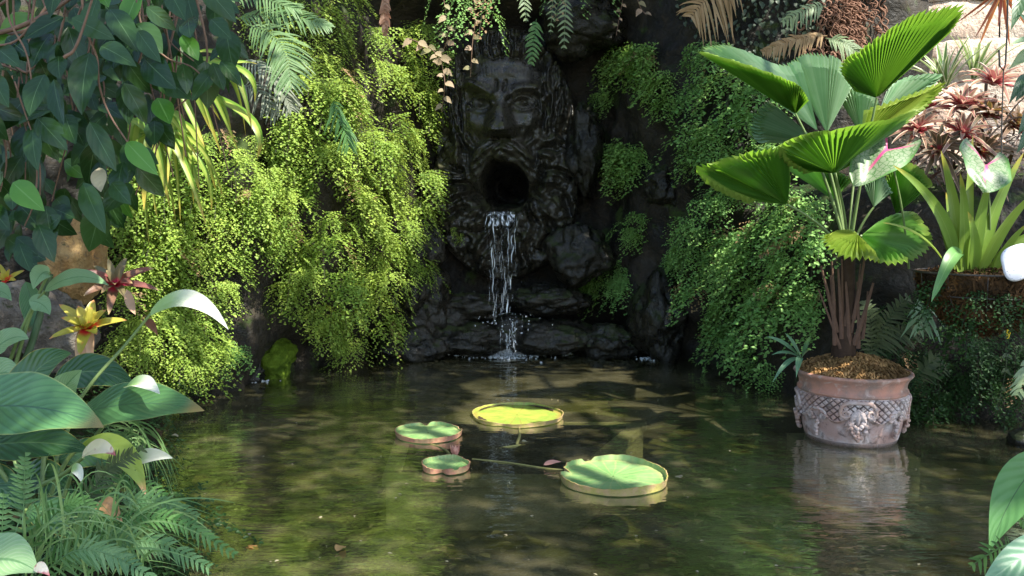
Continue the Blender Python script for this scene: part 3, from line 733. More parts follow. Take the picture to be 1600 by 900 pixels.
for i in range(30):
    f = i / 29; x = -0.155 + 0.31 * f + U(-0.012, 0.012); st = random.random()
    y1 = random.choice([470, 490, 495, 500]) if st < 0.93 else 535
    z0 = lip[2] + 0.02 * math.cos(x * 12) - U(0, 0.25) * (st < 0.35); z1 = CAM_H - (y1 - 345) / F * 9.0 + U(-0.05, 0.12)
    n = 34; zz = np.linspace(z0, z1, n); ph = U(0, 6)
    wob = 0.010 * np.sin(zz * 13 + ph) + 0.006 * np.sin(zz * 31 + ph * 2)
    pts = np.stack([lip[0] + x * (1 - 0.22 * np.linspace(0, 1, n) * np.sign(x) * np.sign(x)) + wob, lip[1] - 0.10 - 0.10 * np.sqrt(np.linspace(0, 1, n)) + 0.03 * math.sin(i * 2.4), zz], -1)
    rad = (U(0.0010, 0.0036) * (1 + 0.35 * np.sin(zz * 9 + ph)) * np.clip(np.sin(zz * U(4, 9) + ph) + 0.45, 0.04, 1.3))
    if abs(abs(x) - 0.10) < 0.03: rad = rad * 1.7
    tube(mb, pts, rad, 6)
for i in range(160):
    ball(mb, (lip[0] + random.gauss(0, 0.11), lip[1] - 0.2 + U(-0.05, 0.05), U(0.4, lip[2])), U(0.002, 0.006), sub=1)
mb.build('strands', M['fall'], root)['kind'] = 'stuff'
mb = MB()
for j, (z0, z1, xa, xb) in enumerate([(P(0, 333, 9)[2], P(0, 352, 9)[2], -0.15, 0.14)]):
    n = 14; aa = np.linspace(xa, xb, n); tt = np.linspace(0, 1, 8)
    X = np.zeros((8, n, 3)); X[..., 0] = lip[0] + aa[None]; X[..., 1] = lip[1] + 0.06 - 0.17 * tt[:, None] ** 0.6 + 0.008 * np.sin(aa[None] * 60); X[..., 2] = z0 + 0.015 - (z0 - z1 + 0.02) * tt[:, None] ** 2 - 0.25 * aa[None] ** 2
    mb.grid(X)
mb.build('sheet', M['fall'], root)
mb = MB()
for (cx, cy, wx, num) in ((790, 498, 30, 60), (800, 520, 14, 30), (803, 540, 8, 26)):
    for i in range(num):
        c = P(cx + random.gauss(0, wx), cy + U(-8, 12), 8.82); ball(mb, c, np.array([U(0.003, 0.012), 0.006, U(0.004, 0.016)]), sub=1)
for i in range(8):
    x = 795 + U(-14, 14); pts = [P(x + U(-1, 1), yy, 8.9) for yy in np.linspace(508 + U(-6, 20), 552, 10)]
    tube(mb, pts, np.array([U(0.002, 0.007) for _ in range(10)]), 5)
mb.build('lower_strands', M['fall'], root)['kind'] = 'stuff'
def splash(px_, py_, wx, num, hgt, label):
    c = PZ(px_, py_, 0.0); mb = MB()
    for i in range(num):
        r = abs(random.gauss(0, 1)); a = U(0, 6.283); x, y = c[0] + wx * r * math.cos(a), c[1] + wx * 0.7 * r * math.sin(a)
        h = max(0, hgt * (1.1 - r) * random.random() ** 1.6)
        s = U(0.003, 0.010)
        ball(mb, (x, y, h + 0.004), (s * U(0.8, 2.4 if h < 0.01 else 1.2), s, s * U(0.5, 1.6)), sub=1)
    for i in range(num // 9):
        a = U(0, 6.283); d = np.array([math.cos(a), math.sin(a), 0]); r0 = U(0.1, 0.7) * wx
        b = np.array([c[0], c[1], 0.0]) + d * r0
        tube(mb, bez(b, b + d * 0.03 + [0, 0, U(0.04, 1) * hgt * 1.2], b + d * U(0.05, 0.12) + [0, 0, hgt * 0.5], 7), np.linspace(0.006, 0.002, 7), 5)
    solo(mb, 'splash', M['foam'], label, 'splash', loc=c, kind='stuff')
splash(788, 553, 0.27, 1500, 0.20, 'white splash and foam where the waterfall strikes the pond')
splash(880, 553, 0.07, 50, 0.03, 'small patch of foam on the water right of the main splash')
splash(385, 596, 0.13, 120, 0.07, 'small white splash at the left shore by the moss boulder')
splash(1020, 562, 0.12, 40, 0.02, 'faint line of foam at the foot of the right rocks')

# ------------------------------------------------------------------ lily pads
def pad_mat(name, c1, c2, c3):
    g = G(name); n1 = g.noise(6.0, 5.0, 0.6); n2 = g.noise(30.0, 4.0)
    ux, uy = g.uv()
    c = g.mix(g.ramp(n1, 0.35, 0.65), c1, c2)
    c = g.mix(g.math('MULTIPLY', g.ramp(g.math('SINE', g.math('ADD', g.math('MULTIPLY', ux, 6.283 * 22), g.math('MULTIPLY', n1, 5.0))), 0.75, 1.0), 0.6), c, c3)
    c = g.mix(g.math('MULTIPLY', g.ramp(g.noise(55.0, 3.0), 0.62, 0.7), 0.6), c, tuple(0.45 * x for x in c1))
    c = g.mix(g.math('MULTIPLY', g.ramp(n2, 0.60, 0.7), 0.5), c, c3)
    c = g.mix(g.math('MULTIPLY', g.ramp(g.math('ADD', uy, g.math('MULTIPLY', n1, 0.2)), 0.95, 1.08), 0.75), c, c3)
    h = g.math('ADD', g.math('MULTIPLY', g.math('SINE', g.math('MULTIPLY', ux, 6.283 * 14)), 0.5), g.math('MULTIPLY', g.math('SINE', g.math('MULTIPLY', uy, 40)), 0.3))
    p = g.pbr(c, 0.38, 0.5, g.bump(h, 0.25, 0.006)); t = g.n('BsdfTranslucent', {'Color': c}); ms = g.n('MixShader', {0: 0.15})
    g.t.links.new(p, ms.inputs[1]); g.t.links.new(t.outputs[0], ms.inputs[2]); return g.end(ms.outputs[0])
M['padgreen'] = pad_mat('pad_green', (0.17, 0.34, 0.11), (0.25, 0.40, 0.16), (0.40, 0.45, 0.17))
M['padyellow'] = pad_mat('pad_yellow', (0.26, 0.38, 0.06), (0.42, 0.44, 0.08), (0.30, 0.22, 0.06))
M['paddull'] = pad_mat('pad_dull', (0.10, 0.09, 0.05), (0.15, 0.13, 0.08), (0.18, 0.13, 0.08))
M['rimtan'] = rock_mat('rim_tan', (0.30, 0.27, 0.07), (0.38, 0.26, 0.13), (0.22, 0.19, 0.05), (0.4, 0.6), None, 0.5, 14.0, 0.2, 0.3)
M['rimpink'] = rock_mat('rim_pink', (0.37, 0.17, 0.11), (0.40, 0.25, 0.13), (0.27, 0.26, 0.10), (0.4, 0.6), None, 0.5, 16.0, 0.2, 0.3)
M['lilystem'] = plain_mat('lily_stem', (0.26, 0.24, 0.08), 0.6, 0.3, 0.4, 40)
M['charred'] = plain_mat('pad_decay', (0.05, 0.035, 0.02), 0.8, 0.2)
def pad(px_, py_, R, rim, notch, top, rimm, label, tears=(), tilt=0.0, z=0.018, flare=0.25, wob=0.03, nwid=0.10, nd=0.45, decay=()):
    c = PZ(px_, py_, z); root = thing('lily_pad', label, 'lily pad', (c[0], c[1], 0), 'round lily pads on the pond')
    n = 160; th = np.linspace(0, 2 * np.pi, n, endpoint=False); ph = U(0, 6)
    def dip(w): return np.exp(-0.5 * ((np.angle(np.exp(1j * (th - notch)))) / w) ** 2)
    Rv = R * (1 + wob * np.sin(2 * th + ph) + wob * 0.6 * np.sin(3 * th + 2 * ph) + wob * 0.3 * np.sin(7 * th)) * (1 - nd * dip(nwid))
    rows = np.array([0.02, 0.2, 0.4, 0.6, 0.75, 0.87, 0.95, 1.0])
    X = np.zeros((len(rows), n, 3)); uv = np.zeros((len(rows), n, 2))
    for i, r in enumerate(rows):
        rr = Rv * r + (R - Rv) * 0
        X[i, :, 0] = c[0] + rr * np.cos(th); X[i, :, 1] = c[1] + rr * np.sin(th)
        X[i, :, 2] = z + 0.002 * np.sin(6 * th + ph) * r + 0.002 * np.sin(11 * th) * r * r + tilt * rr * np.sin(th)
        uv[i, :, 0] = th / 6.2832; uv[i, :, 1] = r
    mb = MB(); mb.grid(X, uv, closed=True); mb.build('pad', M[top], root)
    hr = rim * (1 + 0.14 * np.sin(3 * th + ph) + 0.10 * np.sin(5 * th + 1.3) + 0.04 * np.sin(17 * th) + 0.03 * np.sin(29 * th + 2)) * (1 - 0.75 * dip(nwid * 0.8))
    for a, w, d in tears: hr = hr * (1 - d * np.exp(-(np.angle(np.exp(1j * (th - a))) / w) ** 6))
    K = 7; X = np.zeros((K, n, 3)); Y = np.zeros((K, n, 3))
    for i, f in enumerate(np.linspace(0, 1, K)):
        rr = Rv + flare * hr * f ** 1.6 + 0.004 * np.sin(40 * th) * f * 0.5
        for A, off in ((X, 0.004), (Y, -0.003)):
            A[i, :, 0] = c[0] + (rr + off) * np.cos(th); A[i, :, 1] = c[1] + (rr + off) * np.sin(th); A[i, :, 2] = X[i, :, 2] if off < 0 else (z - 0.012 + tilt * rr * np.sin(th) + (hr + 0.012) * f)
    mb = MB(); mb.grid(X, closed=True); mb.grid(np.stack([X[-1], Y[-1]]), closed=True); mb.build('outer_rim', M[rimm], root)
    mb = MB(); uvr = np.zeros((K, n, 2)); uvr[..., 0] = th / 6.28; uvr[..., 1] = 0.9
    mb.grid(Y[::-1], uvr, closed=True); mb.build('inner_rim', M[top], root)
    if len(decay):
        for a0, a1, r0, r1 in decay:
            mb = MB(); aa = np.linspace(a0, a1, 26); k = np.interp(aa, th, Rv)
            w = np.clip(np.sin(np.linspace(0, np.pi, 26)), 0, 1) ** 0.5 * np.array([U(0.55, 1) for _ in aa])
            m_ = (r0 + r1) / 2; hw = (r1 - r0) / 2 * w
            q = [np.stack([c[0] + k * (m_ + s * hw) * np.cos(aa), c[1] + k * (m_ + s * hw) * np.sin(aa), np.full(26, z + 0.009)], -1) for s in (-1, 1)]
            mb.grid(np.stack(q)); mb.build('decayed_patch', M['charred'], root)
    return root, c
R_ = math.radians
r1, c1 = pad(958, 744, 0.312, 0.030, R_(170), 'padgreen', 'rimtan', 'largest pale green lily pad, nearest, with torn upturned rim', [(R_(112), 0.11, 0.95), (R_(155), 0.12, 0.5)], nd=0.18)
r2, c2 = pad(808, 648, 0.345, 0.017, R_(250), 'padyellow', 'rimtan', 'yellow lily pad with browned edge, farthest on the pond', [(R_(200), 0.3, 0.5)], flare=0.5, nd=0.10, decay=[(R_(20), R_(75), 0.82, 0.99), (R_(105), R_(160), 0.86, 0.96), (R_(195), R_(225), 0.86, 0.98)])
r3, c3 = pad(669, 676, 0.230, 0.020, R_(100), 'padgreen', 'rimpink', 'medium green lily pad with pinkish rim and a notch at the back, leftmost', [(R_(20), 0.12, 0.7)], nd=0.22)
r4, c4 = pad(696, 728, 0.142, 0.024, R_(262), 'padgreen', 'rimpink', 'smallest lily pad, heart notched, with deep pink rim', [(R_(300), 0.12, 0.6)], nd=0.40, nwid=0.16, wob=0.04)
pad(672, 720, 0.15, 0.01, R_(80), 'paddull', 'paddull', 'dull brown lily pad sunk just under water behind the smallest pad', z=-0.05)
pad(990, 630, 0.20, 0.008, R_(80), 'paddull', 'paddull', 'dark drowned lily pad under water, alone toward the right rocks', z=-0.03)
def stemtube(pts, r, label):  # loose plant stems lying at the water surface
    mb = MB(); q = spline(pts, 8); tube(mb, q, r, 6); solo(mb, 'pond_stem', M['lilystem'], label, 'plant_stem', loc=q[0])
stemtube([c3 + [0.0, -0.18, -0.02], PZ(694, 702, 0.0), PZ(705, 712, 0.01)], 0.007, 'short pale stem running from the leftmost pad to the pink bud')
stemtube([PZ(738, 717, 0.0), PZ(790, 722, 0.004), PZ(850, 731, 0.002), PZ(880, 734, 0.0)], 0.004, 'thin dark stem crossing the water from smallest to largest pad')
stemtube([PZ(811, 668, 0.0), PZ(812, 680, 0.01), PZ(808, 692, 0.006), PZ(808, 698, -0.02)], 0.009, 'yellow green curved stem below the yellow lily pad')
stemtube([PZ(780, 700, -0.01), PZ(800, 697, 0.004), PZ(820, 695, -0.01)], 0.006, 'short horizontal twig at the foot of the curved yellow stem')
M['bud'] = leaf_mat('lily_bud', (0.50, 0.22, 0.17), (0.62, 0.34, 0.26), tw=0.2, rough=0.6)
b0 = PZ(711, 712, 0.0); mb = MB()
for k in range(9):
    a = k / 9 * 6.283; d = np.array([math.cos(a), math.sin(a), 0]); 
    ribbon(mb, bez(b0 + d * 0.012, b0 + d * 0.034 + [0, 0, 0.035], b0 + d * U(0.014, 0.045) + [0, 0, U(0.055, 0.085)], 7), w_leaf(7, 0.016), -d, 0.2)
solo(mb, 'lily_bud', M['bud'], 'ragged pink lily bud standing between the two left pads', 'flower bud', loc=b0)
root_p = PZ(862, 729, 0.01); mb = MB()
ribbon(mb, bez(root_p + [-0.05, 0, 0.01], root_p + [0, 0, 0.03], root_p + [0.06, 0.0, 0.03], 8), w_leaf(8, 0.02), (0, -0.5, 1), 0.3)
solo(mb, 'dead_leaf', M['bud'], 'small pinkish withered leaf at the left edge of the largest pad', 'leaf', loc=root_p)
# sunken planter under the pads
M['planter'] = rock_mat('sunken_planter', (0.34, 0.32, 0.22), (0.42, 0.39, 0.28), (0.20, 0.19, 0.12), (0.8, 1.0), None, 0.5, 5.0, 0.6, 0.1)
M['basin'] = plain_mat('basin_shade', (0.018, 0.018, 0.010), 0.9, 0.1)  # planter inside near black, its inner shade put into the colour
c = [PZ(603, 758, -0.07), PZ(905, 762, -0.07), PZ(1005, 672, -0.07), PZ(632, 668, -0.07)]
mb = MB()
ctr = sum(c) / 4
def ringq(k, z): return [np.array([*(ctr + (p - ctr) * k)[:2], z]) for p in c]
rings = [ringq(1.0, -0.36), ringq(1.0, -0.08), ringq(1.03, -0.07), ringq(1.03, -0.018), ringq(0.88, -0.018)]
root = thing('sunken_planter', 'square dark planter box sunk under water below the lily pads', 'planter', ctr)
mb.grid(np.array(rings), closed=True); mb.build('rim', M['planter'], root, smooth=False)
mb = MB(); rings = [ringq(0.88, -0.020), ringq(0.87, -0.16)]; mb.grid(np.array(rings), closed=True); mb.add(np.array(rings[-1]), [(0, 1, 2, 3)]); mb.build('basin', M['basin'], root, smooth=False)
# fallen leaves on and under the water
M['deadleaf'] = leaf_mat('dead_leaf', (0.34, 0.17, 0.05), (0.46, 0.30, 0.12), tw=0.1, rough=0.6, vn=6)
M['deadpale'] = leaf_mat('dead_leaf_pale', (0.30, 0.26, 0.16), (0.42, 0.38, 0.25), tw=0.1, rough=0.6, vn=6)
for x, y, L, z, mat, lab in [
    (533, 858, 0.105, 0.006, 'deadleaf', 'orange brown fallen leaf floating near the bottom of the pond'),
    (271, 682, 0.085, 0.006, 'deadpale', 'pinkish fallen leaf floating beside the big left leaf'),
    (392, 858, 0.08, -0.01, 'deadleaf', 'yellow brown fallen leaf floating beside the left fern tips'),
    (1200, 778, 0.07, -0.02, 'deadleaf', 'golden fallen leaf under water in front of the pot'),
    (1492, 852, 0.10, -0.02, 'deadleaf', 'tan fallen leaf under water beside the lower right plant'),
    (1252, 828, 0.08, -0.02, 'deadpale', 'pale curled leaf under water, below and right of the golden one'),
    (1300, 850, 0.08, -0.03, 'deadpale', 'grey fallen leaf under water, midway to the lower right plant'),
    (1045, 835, 0.09, -0.05, 'deadpale', 'grey fallen leaf under water below the largest lily pad'),
    (1062, 748, 0.09, -0.01, 'deadpale', 'thin pale leaf drifting at the right edge of the largest pad'),
    (500, 812, 0.05, -0.01, 'deadpale', 'tiny pale leaf drifting above the orange brown leaf'),
    (820, 692, 0.08, -0.01, 'deadpale', 'pale wet leaf beside the curved yellow stem'),
    (795, 756, 0.03, 0.002, 'deadpale', 'tiny white petal afloat over the planter edge'),
    (1315, 812, 0.10, -0.03, 'deadpale', 'brownish leaf sunk under the reflection of the pot'),
    (870, 880, 0.05, -0.04, 'deadpale', 'small light leaf on the pond bed at the bottom middle'),
]:
    c = PZ(x, y, z); a = U(0, 6.28); d = np.array([math.cos(a), math.sin(a) * 0.5, 0]); mb = MB()
    ribbon(mb, bez(c - d * L / 2, c + [0, 0, 0.02], c + d * L / 2, 8), w_leaf(8, L * 0.27), (0, 0, 1), 0.2, 1, None, 0.15, 2)
    solo(mb, 'fallen_leaf', M[mat], lab, 'leaf', loc=c, group='fallen leaves in the pond')
mb = MB()
for i in range(420):
    x, y = U(420, 1450), U(730, 910); c = PZ(x, y, -0.32); L = U(0.012, 0.05); a = U(0, 6.28); d = np.array([math.cos(a), math.sin(a), 0])
    ribbon(mb, bez(c - d * L, c + [0, 0, 0.012], c + d * L, 5), w_leaf(5, L * U(0.3, 0.7)), (0, 0, 1), 0.2)
for i in range(90):
    x, y = U(300, 1500), 620 + 290 * random.random() ** 1.2; c = PZ(x, y, 0.003); L = U(0.004, 0.014); a = U(0, 6.28); d = np.array([math.cos(a), math.sin(a), 0])
    ribbon(mb, bez(c - d * L, c + [0, 0, 0.002], c + d * L, 5), w_leaf(5, L * U(0.3, 0.8)), (0, 0, 1), 0.2)
solo(mb, 'pond_litter', M['deadpale'], 'small leaf litter scattered over the pond, afloat and on its bed', 'leaf litter', kind='stuff')
# ------------------------------------------------------------------ terracotta pot
PY = 5.68
PC = P(1332, 577, PY); ZT = PC[2]; PCX = PC[0]
M['pot'] = rock_mat('weathered_terracotta', (0.54, 0.44, 0.40), (0.42, 0.27, 0.21), (0.18, 0.13, 0.11), (0.6, 0.9), None, 0.5, 5.5, 0.35, 0.25)
M['potbase'] = rock_mat('wet_terracotta', (0.15, 0.11, 0.09), (0.20, 0.13, 0.10), (0.05, 0.045, 0.03), (0.25, 0.5), None, 0.5, 8.0, 0.3, 0.5)
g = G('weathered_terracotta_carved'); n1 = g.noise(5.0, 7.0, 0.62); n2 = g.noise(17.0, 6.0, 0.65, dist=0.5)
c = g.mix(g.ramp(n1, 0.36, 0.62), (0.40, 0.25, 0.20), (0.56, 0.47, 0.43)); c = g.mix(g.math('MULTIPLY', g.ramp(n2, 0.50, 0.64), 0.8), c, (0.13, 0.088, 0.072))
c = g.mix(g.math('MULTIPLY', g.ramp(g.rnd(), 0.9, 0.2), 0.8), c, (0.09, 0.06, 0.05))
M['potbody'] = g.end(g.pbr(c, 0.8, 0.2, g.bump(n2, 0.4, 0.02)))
root = thing('terracotta_pot', 'weathered terracotta pot with grape relief standing in the pond under the fan palm', 'pot', (PCX, PY, -0.02))
kz = ZT / 0.53; kr = 0.387 / 0.385
def cyl(th, z, off=0.0, r=None):
    rr = (np.interp(z, PZZ, PRR) if r is None else r) * kr + off
    return np.array([PCX + rr * np.sin(th), PY - rr * np.cos(th), z * kz])
PZZ = np.array([-0.02, 0.0, 0.03, 0.10, 0.20, 0.30, 0.36, 0.375]); PRR = np.array([0.272, 0.288, 0.302, 0.318, 0.333, 0.343, 0.346, 0.346])
nth, nzz = 540, 110
th = np.linspace(0, 2 * np.pi, nth, endpoint=False); zz = np.linspace(0.035, 0.375, nzz)
TH, ZZ = np.meshgrid(th, zz)
off0 = math.radians(-15)
ph = np.mod(TH - off0 + np.pi / 8, np.pi / 4) - np.pi / 8            # -22.5..22.5 deg round each motif
q = (np.pi / 8 - np.abs(ph)) / (np.pi / 8)                           # 1 at a motif's edge swag, 0 mid-swag
sw = 0.195 + 0.10 * (1 - np.abs(ph) / (np.pi / 8)) ** 1.5 * 1.0
ins = sst(sw + 0.0, sw + 0.008, ZZ)
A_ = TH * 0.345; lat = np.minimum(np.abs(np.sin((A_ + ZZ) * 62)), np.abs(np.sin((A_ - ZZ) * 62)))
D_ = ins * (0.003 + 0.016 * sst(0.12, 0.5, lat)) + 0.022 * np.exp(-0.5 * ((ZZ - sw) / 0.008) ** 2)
D_ *= sst(0.372, 0.362, ZZ)
for j in range(0, nzz):
    for i in range(0, nth): pass
RR = np.interp(ZZ, PZZ, PRR) * kr + D_
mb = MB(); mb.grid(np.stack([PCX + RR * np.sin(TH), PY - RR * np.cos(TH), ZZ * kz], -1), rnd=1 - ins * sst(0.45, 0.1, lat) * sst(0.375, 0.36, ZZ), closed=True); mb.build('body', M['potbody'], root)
def lathe(prof, k=96):
    a = np.linspace(0, 2 * np.pi, k, endpoint=False); p = np.array(prof)
    X = np.zeros((len(p), k, 3)); X[..., 0] = PCX + p[:, :1] * kr * np.sin(a); X[..., 1] = PY - p[:, :1] * kr * np.cos(a); X[..., 2] = p[:, 1:] * kz
    return X
mb = MB(); mb.grid(lathe([(0.0, -0.05), (0.26, -0.05), (0.272, -0.02), (0.285, -0.005), (0.297, 0.012), (0.304, 0.036), (0.300, 0.040)]), closed=True); mb.build('wet_base', M['potbase'], root)
M['potrim'] = rock_mat('terracotta_rim', (0.46, 0.22, 0.15), (0.24, 0.165, 0.13), (0.52, 0.40, 0.34), (0.5, 0.8), None, 0.5, 4.5, 0.2, 0.3)
mb = MB(); mb.grid(lathe([(0.343, 0.372), (0.352, 0.376), (0.359, 0.386), (0.357, 0.398), (0.348, 0.405), (0.345, 0.415), (0.347, 0.44), (0.355, 0.468), (0.368, 0.490), (0.380, 0.503), (0.386, 0.513), (0.383, 0.524), (0.372, 0.53), (0.358, 0.526), (0.348, 0.50), (0.342, 0.44)]), closed=True); mb.build('rim', M['potrim'], root)
for m_ in range(8):
    t0 = off0 + m_ * math.pi / 4; big = m_ % 2 == 0
    mb = MB(); kk = 1.0 if big else 0.62; zc_ = 0.30 if big else 0.245
    pts = []
    for sd in (-1, 1):
        arc = []
        for a in np.linspace(0, 3.6 * math.pi, 46):                    # spiral end
            r = 0.005 + 0.027 * kk * (a / (3.6 * math.pi))
            arc.append((sd * (0.078 * kk + r * math.cos(a + 1.6)), zc_ - 0.035 * kk + r * math.sin(a + 1.6)))
        e = arc[-1]; top = (0.0, zc_ + 0.052 * kk)
        for f in np.linspace(0.12, 1, 12): arc.append(((1 - f) ** 2 * e[0] + 2 * f * (1 - f) * e[0] * 1.0 + f * f * 0, (1 - f) ** 2 * e[1] + 2 * f * (1 - f) * (top[1] + 0.006) + f * f * top[1]))
        tube(mb, [cyl(t0 + x / 0.345, z, 0.016) for x, z in arc], np.linspace(0.005, 0.014 * kk + 0.001, len(arc)), 6)
    mb.build('scroll', M['pot'], root)
    mb = MB()
    for i in range(26 if big else 9):
        f = i / (25 if big else 8); w = (0.052 if big else 0.022) * (1 - f) ** 0.7 + 0.006
        z = (0.185 - 0.115 * f) if big else (0.20 - 0.12 * f)
        ball(mb, cyl(t0 + U(-w, w) / 0.33, z + U(-0.006, 0.006), 0.018 + U(0, 0.018)), U(0.012, 0.017), sub=2)
    mb.build('grapes', M['pot'], root)
    if big:
        mb = MB()
        for x0, z0, x1, z1, w in ((0, 0.30, -0.05, 0.20, 0.022), (0, 0.30, 0.05, 0.20, 0.022), (0, 0.31, 0.0, 0.19, 0.026), (-0.02, 0.21, -0.085, 0.165, 0.022), (-0.03, 0.19, -0.075, 0.125, 0.016), (0.02, 0.22, 0.045, 0.16, 0.018)):
            n = 9; pts = np.array([cyl(t0 + (x0 + (x1 - x0) * f) / 0.335, z0 + (z1 - z0) * f, 0.020 + 0.012 * math.sin(f * 3)) for f in np.linspace(0, 1, n)])
            ribbon(mb, pts, w_leaf(n, w), (math.sin(t0), -math.cos(t0), 0), -0.5, 2, None, 0.25, 3)
        mb.build('leaf_relief', M['pot'], root)
mb = MB()
Xp = np.array([[[PCX + sx * 0.33, PY + sy * 0.33, z] for sx, sy in ((-1, -1), (1, -1), (1, 1), (-1, 1))] for z in (-0.36, -0.055)])
mb.grid(Xp, closed=True); mb.add(Xp[1], [(0, 1, 2, 3)])
solo(mb, 'plinth', M['planter'], 'sunken dark plinth block carrying the terracotta pot', 'plinth', loc=(PCX, PY, -0.36), smooth=False)
M['sphag'] = leaf_mat('sphagnum', (0.18, 0.105, 0.045), (0.50, 0.29, 0.12), tw=0.1, rough=0.9, spec=0.1, vn=2, var=0.5, bumpk=0)
def mossy(mb, c, rx, rz, n, L=0.05, up=True, w=0.004):
    for _ in range(n):
        a = U(0, 6.283); r = math.sqrt(random.random())
        if up: p = c + np.array([rx * r * math.cos(a), rx * r * math.sin(a), rz * (1 - r ** 2) + 0.018 * noise.noise(Vector((r * 5 * math.cos(a), r * 5 * math.sin(a), 3)))]); nn = np.array([0, 0, 1.0])
        else:
            ph_ = U(0, 1.57); nn = np.array([math.cos(a) * math.cos(ph_), math.sin(a) * math.cos(ph_), -math.sin(ph_)]); p = c + nn * np.array([rx, rx, rz]) * (1 + 0.09 * noise.noise(Vector(nn * 4)))
        d = unit(rng.normal(0, 1, 3)); d = unit(d - nn * (d @ nn) * 0.7)
        l = L * U(0.4, 1.2)
        ribbon(mb, bez(p - d * l * 0.5, p + nn * l * U(0.3, 0.8), p + d * l * 0.5 - np.array([0, 0, 0 if up else l * 0.4]), 5), w * U(0.5, 1.4), nn, 0.2, 1, float(np.clip(0.45 + 0.9 * noise.noise(Vector(p * 6)) + U(-0.25, 0.25), 0, 1)))
mb = MB()
X = np.zeros((7, 40, 3)); aa = np.linspace(0, 6.2832, 40, endpoint=False)
for i, r in enumerate(np.linspace(0.01, 1, 7)):
    X[i, :, 0] = PCX + 0.355 * r * np.cos(aa); X[i, :, 1] = PY + 0.355 * r * np.sin(aa); X[i, :, 2] = ZT - 0.03 + 0.10 * (1 - r * r) + 0.012 * np.sin(aa * 5 + r * 6)
mb.grid(X, closed=True, rnd=0.2)
mossy(mb, np.array([PCX, PY, ZT - 0.02]), 0.365, 0.115, 4600, 0.05)
solo(mb, 'sphagnum_moss', M['sphag'], 'orange brown dry moss mounded in the terracotta pot', 'moss', loc=(PCX, PY, ZT - 0.03), kind='stuff')

# ------------------------------------------------------------------ fan palm
M['fan'] = leaf_mat('fan_palm_leaf', (0.060, 0.175, 0.026), (0.135, 0.29, 0.050), tr=(0.26, 0.56, 0.02), tw=0.46, rough=0.34, spec=0.4, vn=0.0001, bumpk=0.0, var=0.22, tip=(0.22, 0.32, 0.06), blotch=(0.10, 0.20, 0.04), bs=26, bt=0.68)
M['fanpale'] = leaf_mat('fan_palm_leaf_silvery', (0.13, 0.27, 0.13), (0.30, 0.42, 0.27), tr=(0.30, 0.50, 0.10), tw=0.3, rough=0.34, spec=0.5, vn=0.0001, bumpk=0.0, var=0.15)
M['fanlit'] = leaf_mat('fan_palm_leaf_lit', (0.16, 0.27, 0.03), (0.30, 0.38, 0.06), tr=(0.40, 0.55, 0.03), tw=0.4, rough=0.34, spec=0.5, vn=0.0001, bumpk=0.0, var=0.15)  # yellower copy of the fan leaf, sunlight put into its colour
M['petiole'] = plain_mat('palm_petiole', (0.13, 0.19, 0.06), 0.5, 0.4)
M['fibre'] = plain_mat('palm_fibre', (0.045, 0.027, 0.018), 0.85, 0.15, 0.45, 25, 0.6)
M['stub'] = plain_mat('palm_leaf_stub', (0.11, 0.062, 0.042), 0.75, 0.2, 0.4, 25, 0.4)
DY = PY - 5.5
palm = thing('fan_palm', 'fan palm with big round pleated leaves growing in the terracotta pot', 'palm', (PCX - 0.03, PY, ZT))
crown = P(1325, 408, PY)
def fan_leaf(hub, arc, mat='fan', npl=26, pleat=0.021, teeth=0.06, bend=0.0, pet=True):
    h = P(hub[0], hub[1], hub[2] + DY); a = np.array([P(x, y, Y + DY) for x, y, Y in arc])
    c = spline(a, 24); d = np.concatenate([[0], np.cumsum(np.linalg.norm(np.diff(c, axis=0), axis=1))]); n = 2 * npl + 1
    E = np.stack([np.interp(np.linspace(0, d[-1], n), d, c[:, k]) for k in range(3)], -1)
    tl = 1 - teeth * (np.arange(n) % 2) * np.array([U(0.6, 1.5) for _ in range(n)]); tl[0] = tl[-1] = 0.97
    ray_ = E - h; ray_ *= tl[:, None]
    tg = np.gradient(E, axis=0); nn = unit(np.cross(ray_, tg))
    if nn[n // 2] @ np.array([0, -0.3, 1]) < 0: nn = -nn
    rs = np.array([0.02, 0.12, 0.25, 0.4, 0.55, 0.7, 0.82, 0.92, 1.0]); X = np.zeros((len(rs), n, 3)); zig = np.where(np.arange(n) % 2, 1, -1)
    for i, r in enumerate(rs):
        X[i] = h + ray_ * r + nn * (zig * pleat * (r * 1.0) ** 0.8)[:, None] + nn * bend * math.sin(math.pi * r) - np.array([0, 0, 0.02]) * (r > 0.9) * (np.arange(n) % 2)[:, None]
    uv = np.stack(np.broadcast_arrays(np.linspace(0.1, 0.9, n)[None], rs[:, None]), -1)
    mb = MB(); rv = np.broadcast_to(np.clip(0.5 + 0.30 * zig + rng.normal(0, 0.22, n) + 0.25 * np.sin(np.arange(n) * 0.31 + hub[0]), 0, 1)[None], (len(rs), n))
    mb.grid(X, uv, rv)
    o = mb.build('fan_leaf', M[mat], palm, smooth=False)
    if pet:
        mb = MB(); m_ = (crown + h) / 2 + np.array([(h - crown)[0] * -0.15, 0, 0.05]); tube(mb, bez(crown, m_, h, 10), np.linspace(0.012, 0.007, 10), 6); mb.build('petiole', M['petiole'], palm)
    return o
fan_leaf((1243, 178, 5.4), [(1088, 74, 5.18), (1140, 88, 5.08), (1200, 108, 5.05), (1246, 128, 5.12), (1264, 152, 5.25)], npl=30)
fan_leaf((1278, 205, 5.6), [(1094, 70, 5.5), (1135, 66, 5.7), (1175, 80, 5.85), (1215, 96, 5.95), (1250, 90, 6.05)], 'fanpale', npl=26)
fan_leaf((1292, 208, 5.65), [(1230, 96, 6.05), (1258, 80, 6.15), (1290, 80, 6.2), (1318, 92, 6.15), (1338, 125, 6.1)], 'fanpale', npl=24)
